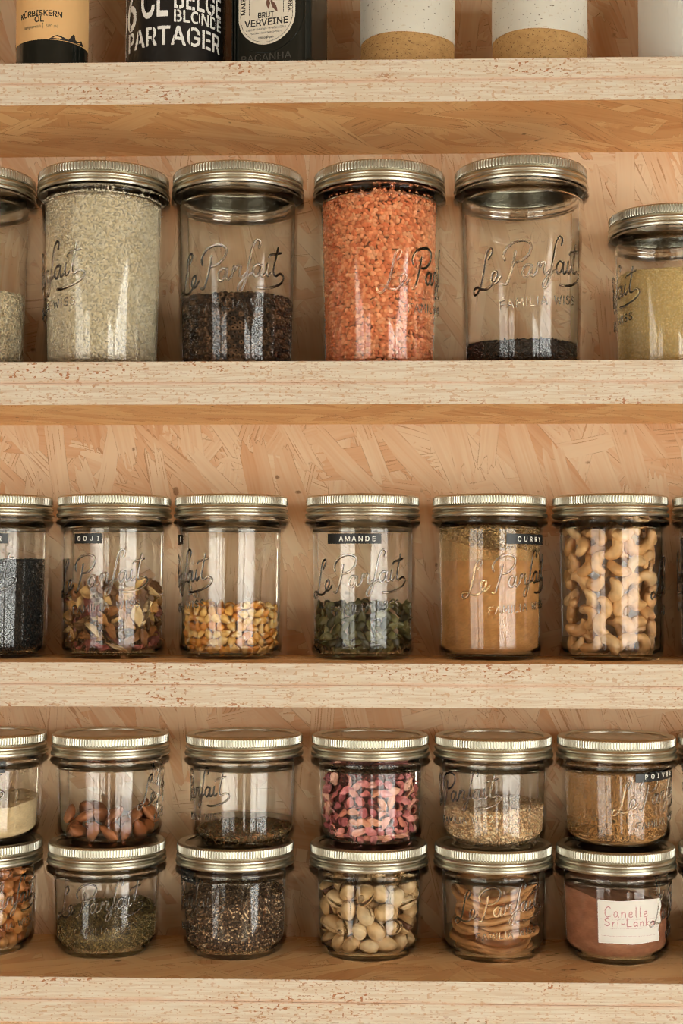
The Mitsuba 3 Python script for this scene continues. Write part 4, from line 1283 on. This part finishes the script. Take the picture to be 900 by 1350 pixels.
sec = sup(t)
rows = [(0.0, 0.90), (0.0015, 0.97), (0.004, 1.0), (0.140, 1.0), (0.155, 0.93), (0.168, 0.70), (0.178, 0.42), (0.185, 0.38), (0.24, 0.38)]
v = np.vstack([np.column_stack([sec * s, np.full(len(t), z)]) for z, s in rows] + [np.array([[0, 0, 0.002], [0, 0, 0.24]])])
n, j = len(t), np.arange(len(t))
q = (j + 1) % n
f = []
for i in range(len(rows) - 1):
    f += [np.stack([i * n + j, i * n + q, (i + 1) * n + q], 1), np.stack([i * n + j, (i + 1) * n + q, (i + 1) * n + j], 1)]
f += [np.stack([q, j, np.full(n, len(v) - 2)], 1), np.stack([(len(rows) - 1) * n + j, (len(rows) - 1) * n + q, np.full(n, len(v) - 1)], 1)]
TURN = -16
put('bottle_body', mikit.ply((v, np.vstack(f)), 'bottle_glass', smooth=True), k, at=at(*P, TURN))


def front(mesh, lift):
    """A flat piece (xy plane, y up) laid on the bottle's slightly bowed front face."""
    w, fc = trimesh.remesh.subdivide_to_size(mesh.vertices, mesh.faces, 0.004, max_iter=12)
    c = np.clip(np.abs(w[:, 0]) / hw, 0, 0.995)
    return np.stack([w[:, 0], -hw * (1 - c ** ex) ** (1 / ex) - lift - w[:, 2], w[:, 1]], 1), np.vstack(fc)


def stadium(hx, z0, rr_, grow=0.0):
    p = Polygon([(-hx, z0), (hx, z0), (hx, 0.13), (-hx, 0.13)])
    lower = LineString([(0, z0 + hx), (0, 0.12)]).buffer(hx, 32)
    return p.intersection(lower.union(Polygon([(-hx, z0 + hx), (hx, z0 + hx), (hx, 0.13), (-hx, 0.13)]))).buffer(grow)


lab_shape = LineString([(0, 0.0290 + 0.0262), (0, 0.115)]).buffer(0.0262, 40)
ridge = lab_shape.buffer(0.0072, 32).difference(lab_shape.buffer(0.0064, 32))
put('raised_frame', mikit.ply(front(trimesh.creation.extrude_polygon(ridge, 0.0008, engine='earcut'), -0.0001), 'bottle_glass'), k, label='raised glass line framing the label', at=at(*P, TURN))
flutes = joined([(np.array(b.vertices), np.array(b.faces)) for b in [block(x - 0.0005, x + 0.0005, -hw - 0.0001 + dy, -hw + 0.0015 + dy, 0.004, 0.14, 0.0002) for x, dy in ((-0.0330, 0.0035), (-0.0295, 0.0012))]])
put('flute', mikit.ply(flutes, 'bottle_glass'), k, at=at(*P, TURN))
lb = put('paper_label', mikit.ply(front(trimesh.creation.extrude_polygon(lab_shape, 0.0002, engine='earcut'), 0.0001), 'cream_label'), k, label='cream paper label with a rounded foot', at=at(*P, TURN))


def flat_words(text, cap, x, y, width, bold=False, rot=0.0, tilt=0.0):
    m = meshkit.text_mesh(text, cap, 0.00015, bold=bold)
    x0, x1 = m.bounds[0][0], m.bounds[1][0]
    v = np.array(m.vertices) - [(x0 + x1) / 2, 0, 0]
    v[:, 0] *= width / (x1 - x0)
    c, s = math.cos(rot), math.sin(rot)
    v = np.stack([x + c * v[:, 0] - s * v[:, 1], y + s * v[:, 0] + c * v[:, 1], v[:, 2]], 1)
    return front(trimesh.Trimesh(v, m.faces, process=False), 0.00028)


pr = [flat_words('BRUT', 0.0048, 0.0, 0.0527, 0.0150, True), flat_words('VERVEINE', 0.0056, 0.0, 0.0460, 0.0400, True), flat_words('biologique', 0.0020, 0.0, 0.0345, 0.0140, True),
      flat_words('MAISON', 0.0042, -0.0195, 0.0690, 0.0230, True, math.pi / 2), flat_words('ARTISANAL', 0.0036, 0.0198, 0.0675, 0.0270, True, -math.pi / 2),
      flat_words('LIQUEUR VERVEINE - VERBENA CITRUS', 0.0017, 0.0, 0.0422, 0.0365), flat_words('distillée à froid selon tradition', 0.0018, 0.0, 0.0388, 0.0280)]
line = lab_shape.buffer(-0.0020, 32).difference(lab_shape.buffer(-0.0023, 32))
pr.append(front(trimesh.creation.extrude_polygon(line, 0.00015, engine='earcut'), 0.00028))
for x in (-0.0155, 0.0160):
    pr.append(front(trimesh.creation.extrude_polygon(LineString([(x, 0.0560), (x, 0.11)]).buffer(0.00022), 0.00015, engine='earcut'), 0.00028))
put('lettering', mikit.ply(joined(pr), 'ink_black'), lb, label='dark printed lettering', at=at(*P, TURN))
leafs = []
for x, y, a, L in ((0.004, 0.0680, -1.05, 0.013), (0.0015, 0.0700, -1.5, 0.010), (-0.005, 0.0700, 2.9, 0.010), (0.006, 0.0740, -0.7, 0.010)):
    c, s = math.cos(a), math.sin(a)
    e = [(u * L, 0.0016 * math.sin(math.pi * u) * sg) for sg, us in ((1, np.linspace(0, 1, 9)), (-1, np.linspace(1, 0, 9))) for u in us]
    leafs.append(front(trimesh.creation.extrude_polygon(Polygon([(x + c * p - s * w, y + s * p + c * w) for p, w in e]).buffer(0.0001), 0.00015, engine='earcut'), 0.00028))
bsdf('brown_print', srgb(110, 78, 62), 0.7)
put('leaf_drawing', mikit.ply(joined(leafs), 'brown_print'), lb, label='brown drawn leaves', at=at(*P, TURN))
m = meshkit.text_mesh('BACANHA', 0.0060, 0.0004, bold=False)
m.apply_translation([-(m.bounds[0][0] + m.bounds[1][0]) / 2, 0.0150, 0])
mv = np.array(m.vertices)
mv[:, 0] *= 0.046 / np.ptp(mv[:, 0])
bsdf('worn_glass', srgb(74, 72, 66), 0.3, specular=0.6)
put('raised_lettering', mikit.ply(front(trimesh.Trimesh(mv, m.faces, process=False), 0.0), 'worn_glass'), k, label='raised glass lettering', at=at(*P, TURN))


# ceramics
def clay(p, n, uv):
    g = fbm(p.x * 260, p.y * 260, p.z * 260, octaves=3)
    c = mix(srgb(196, 158, 104), srgb(168, 128, 78), g)
    return mix(c, srgb(112, 84, 52), smoothstep(0.74, 0.8, noise(p.x * 900, p.y * 900, p.z * 900)) * 0.7)


def glaze(p, n, uv):
    c = mix(srgb(218, 216, 204), srgb(208, 205, 191), noise(p.x * 40, p.y * 40, p.z * 40))
    c = mix(c, srgb(110, 96, 78), smoothstep(0.865, 0.9, noise(p.x * 620, p.y * 620, p.z * 620)) * 0.85)
    return mix(c, srgb(196, 186, 164), smoothstep(0.85, 0.93, noise(p.x * 420 + 9, p.y * 420, p.z * 420)) * 0.6)


scene['raw_clay'] = {'type': 'principled', 'base_color': mikit.proc(clay), 'roughness': 0.75, 'specular': 0.3}
scene['white_glaze'] = {'type': 'principled', 'base_color': mikit.proc(glaze), 'roughness': 0.3, 'specular': 0.5}
for x, zc, lab in ((0.0131, 0.0355, 'white glazed ceramic cup with a raw clay foot beside the square black bottle'), (0.1289, 0.0370, 'white glazed ceramic cup with a raw clay foot beside the plain white vase')):
    P = (x, 0.070, Z)
    k = thing('ceramic_cup', lab, 'cup', 'two-tone ceramic cups')
    r = 0.0411
    put('cup_body', mikit.ply(tm(lathe([(0, 0.002), (r - 0.008, 0.0015), (r - 0.003, 0), (r - 0.0008, 0.0008), (r, 0.0030), (r, 0.030), (r, 0.098), (r - 0.0008, 0.100), (r - 0.0024, 0.100), (r - 0.0034, 0.098), (r - 0.0034, 0.008), (r - 0.008, 0.005), (0, 0.005)], 96)), 'raw_clay', smooth=35), k, label='raw clay body', at=at(*P))
    dip = lambda a: 0.0012 * np.sin(a + 0.6) + 0.0006 * np.sin(3 * a)
    put('glaze_coat', mikit.ply(tm(patch(r, d(-179.9), d(179.9), zc, 0.0985, 0.0005, 120, 3, lift=0.0, edge=lambda u, w: (0 * u, (1 - w) * dip(u * 2 * math.pi)))), 'white_glaze', smooth=40), k, label='white speckled glaze', at=at(*P))
P = (0.2651, 0.070, Z)
bsdf('bisque', srgb(220, 219, 210), 0.45, specular=0.4)
k = thing('white_vase', 'plain white vase with fine raised swirls at the right end of the topmost shelf', 'vase')
zs = np.linspace(0.003, 0.155, 190)
a = np.linspace(0, 2 * math.pi, 260, endpoint=False)
r = 0.0492
prof = [(0, 0.002), (r - 0.010, 0.0015), (r - 0.004, 0.0), (r - 0.0012, 0.0010)] + [(r, z) for z in zs] + [(r - 0.0015, 0.1565), (r - 0.0035, 0.155), (r - 0.0035, 0.006), (0, 0.006)]
A, ZZ = np.meshgrid(a, zs)
aw = (A + math.pi) % (2 * math.pi) - math.pi
s1, s2 = np.hypot((aw + 0.15) * r, ZZ - 0.048), np.hypot((aw - 0.75) * r, ZZ + 0.004)
dd = np.where(s1 < s2 * 1.6, s1, s2)
disp = np.zeros((len(prof), len(a)))
disp[4:4 + len(zs)] = 0.00022 * np.sin(dd / 0.0026 * 2 * math.pi)
put('vase_body', mikit.ply(lathe(prof, a, disp), 'bisque', smooth=True), k, at=at(*P))
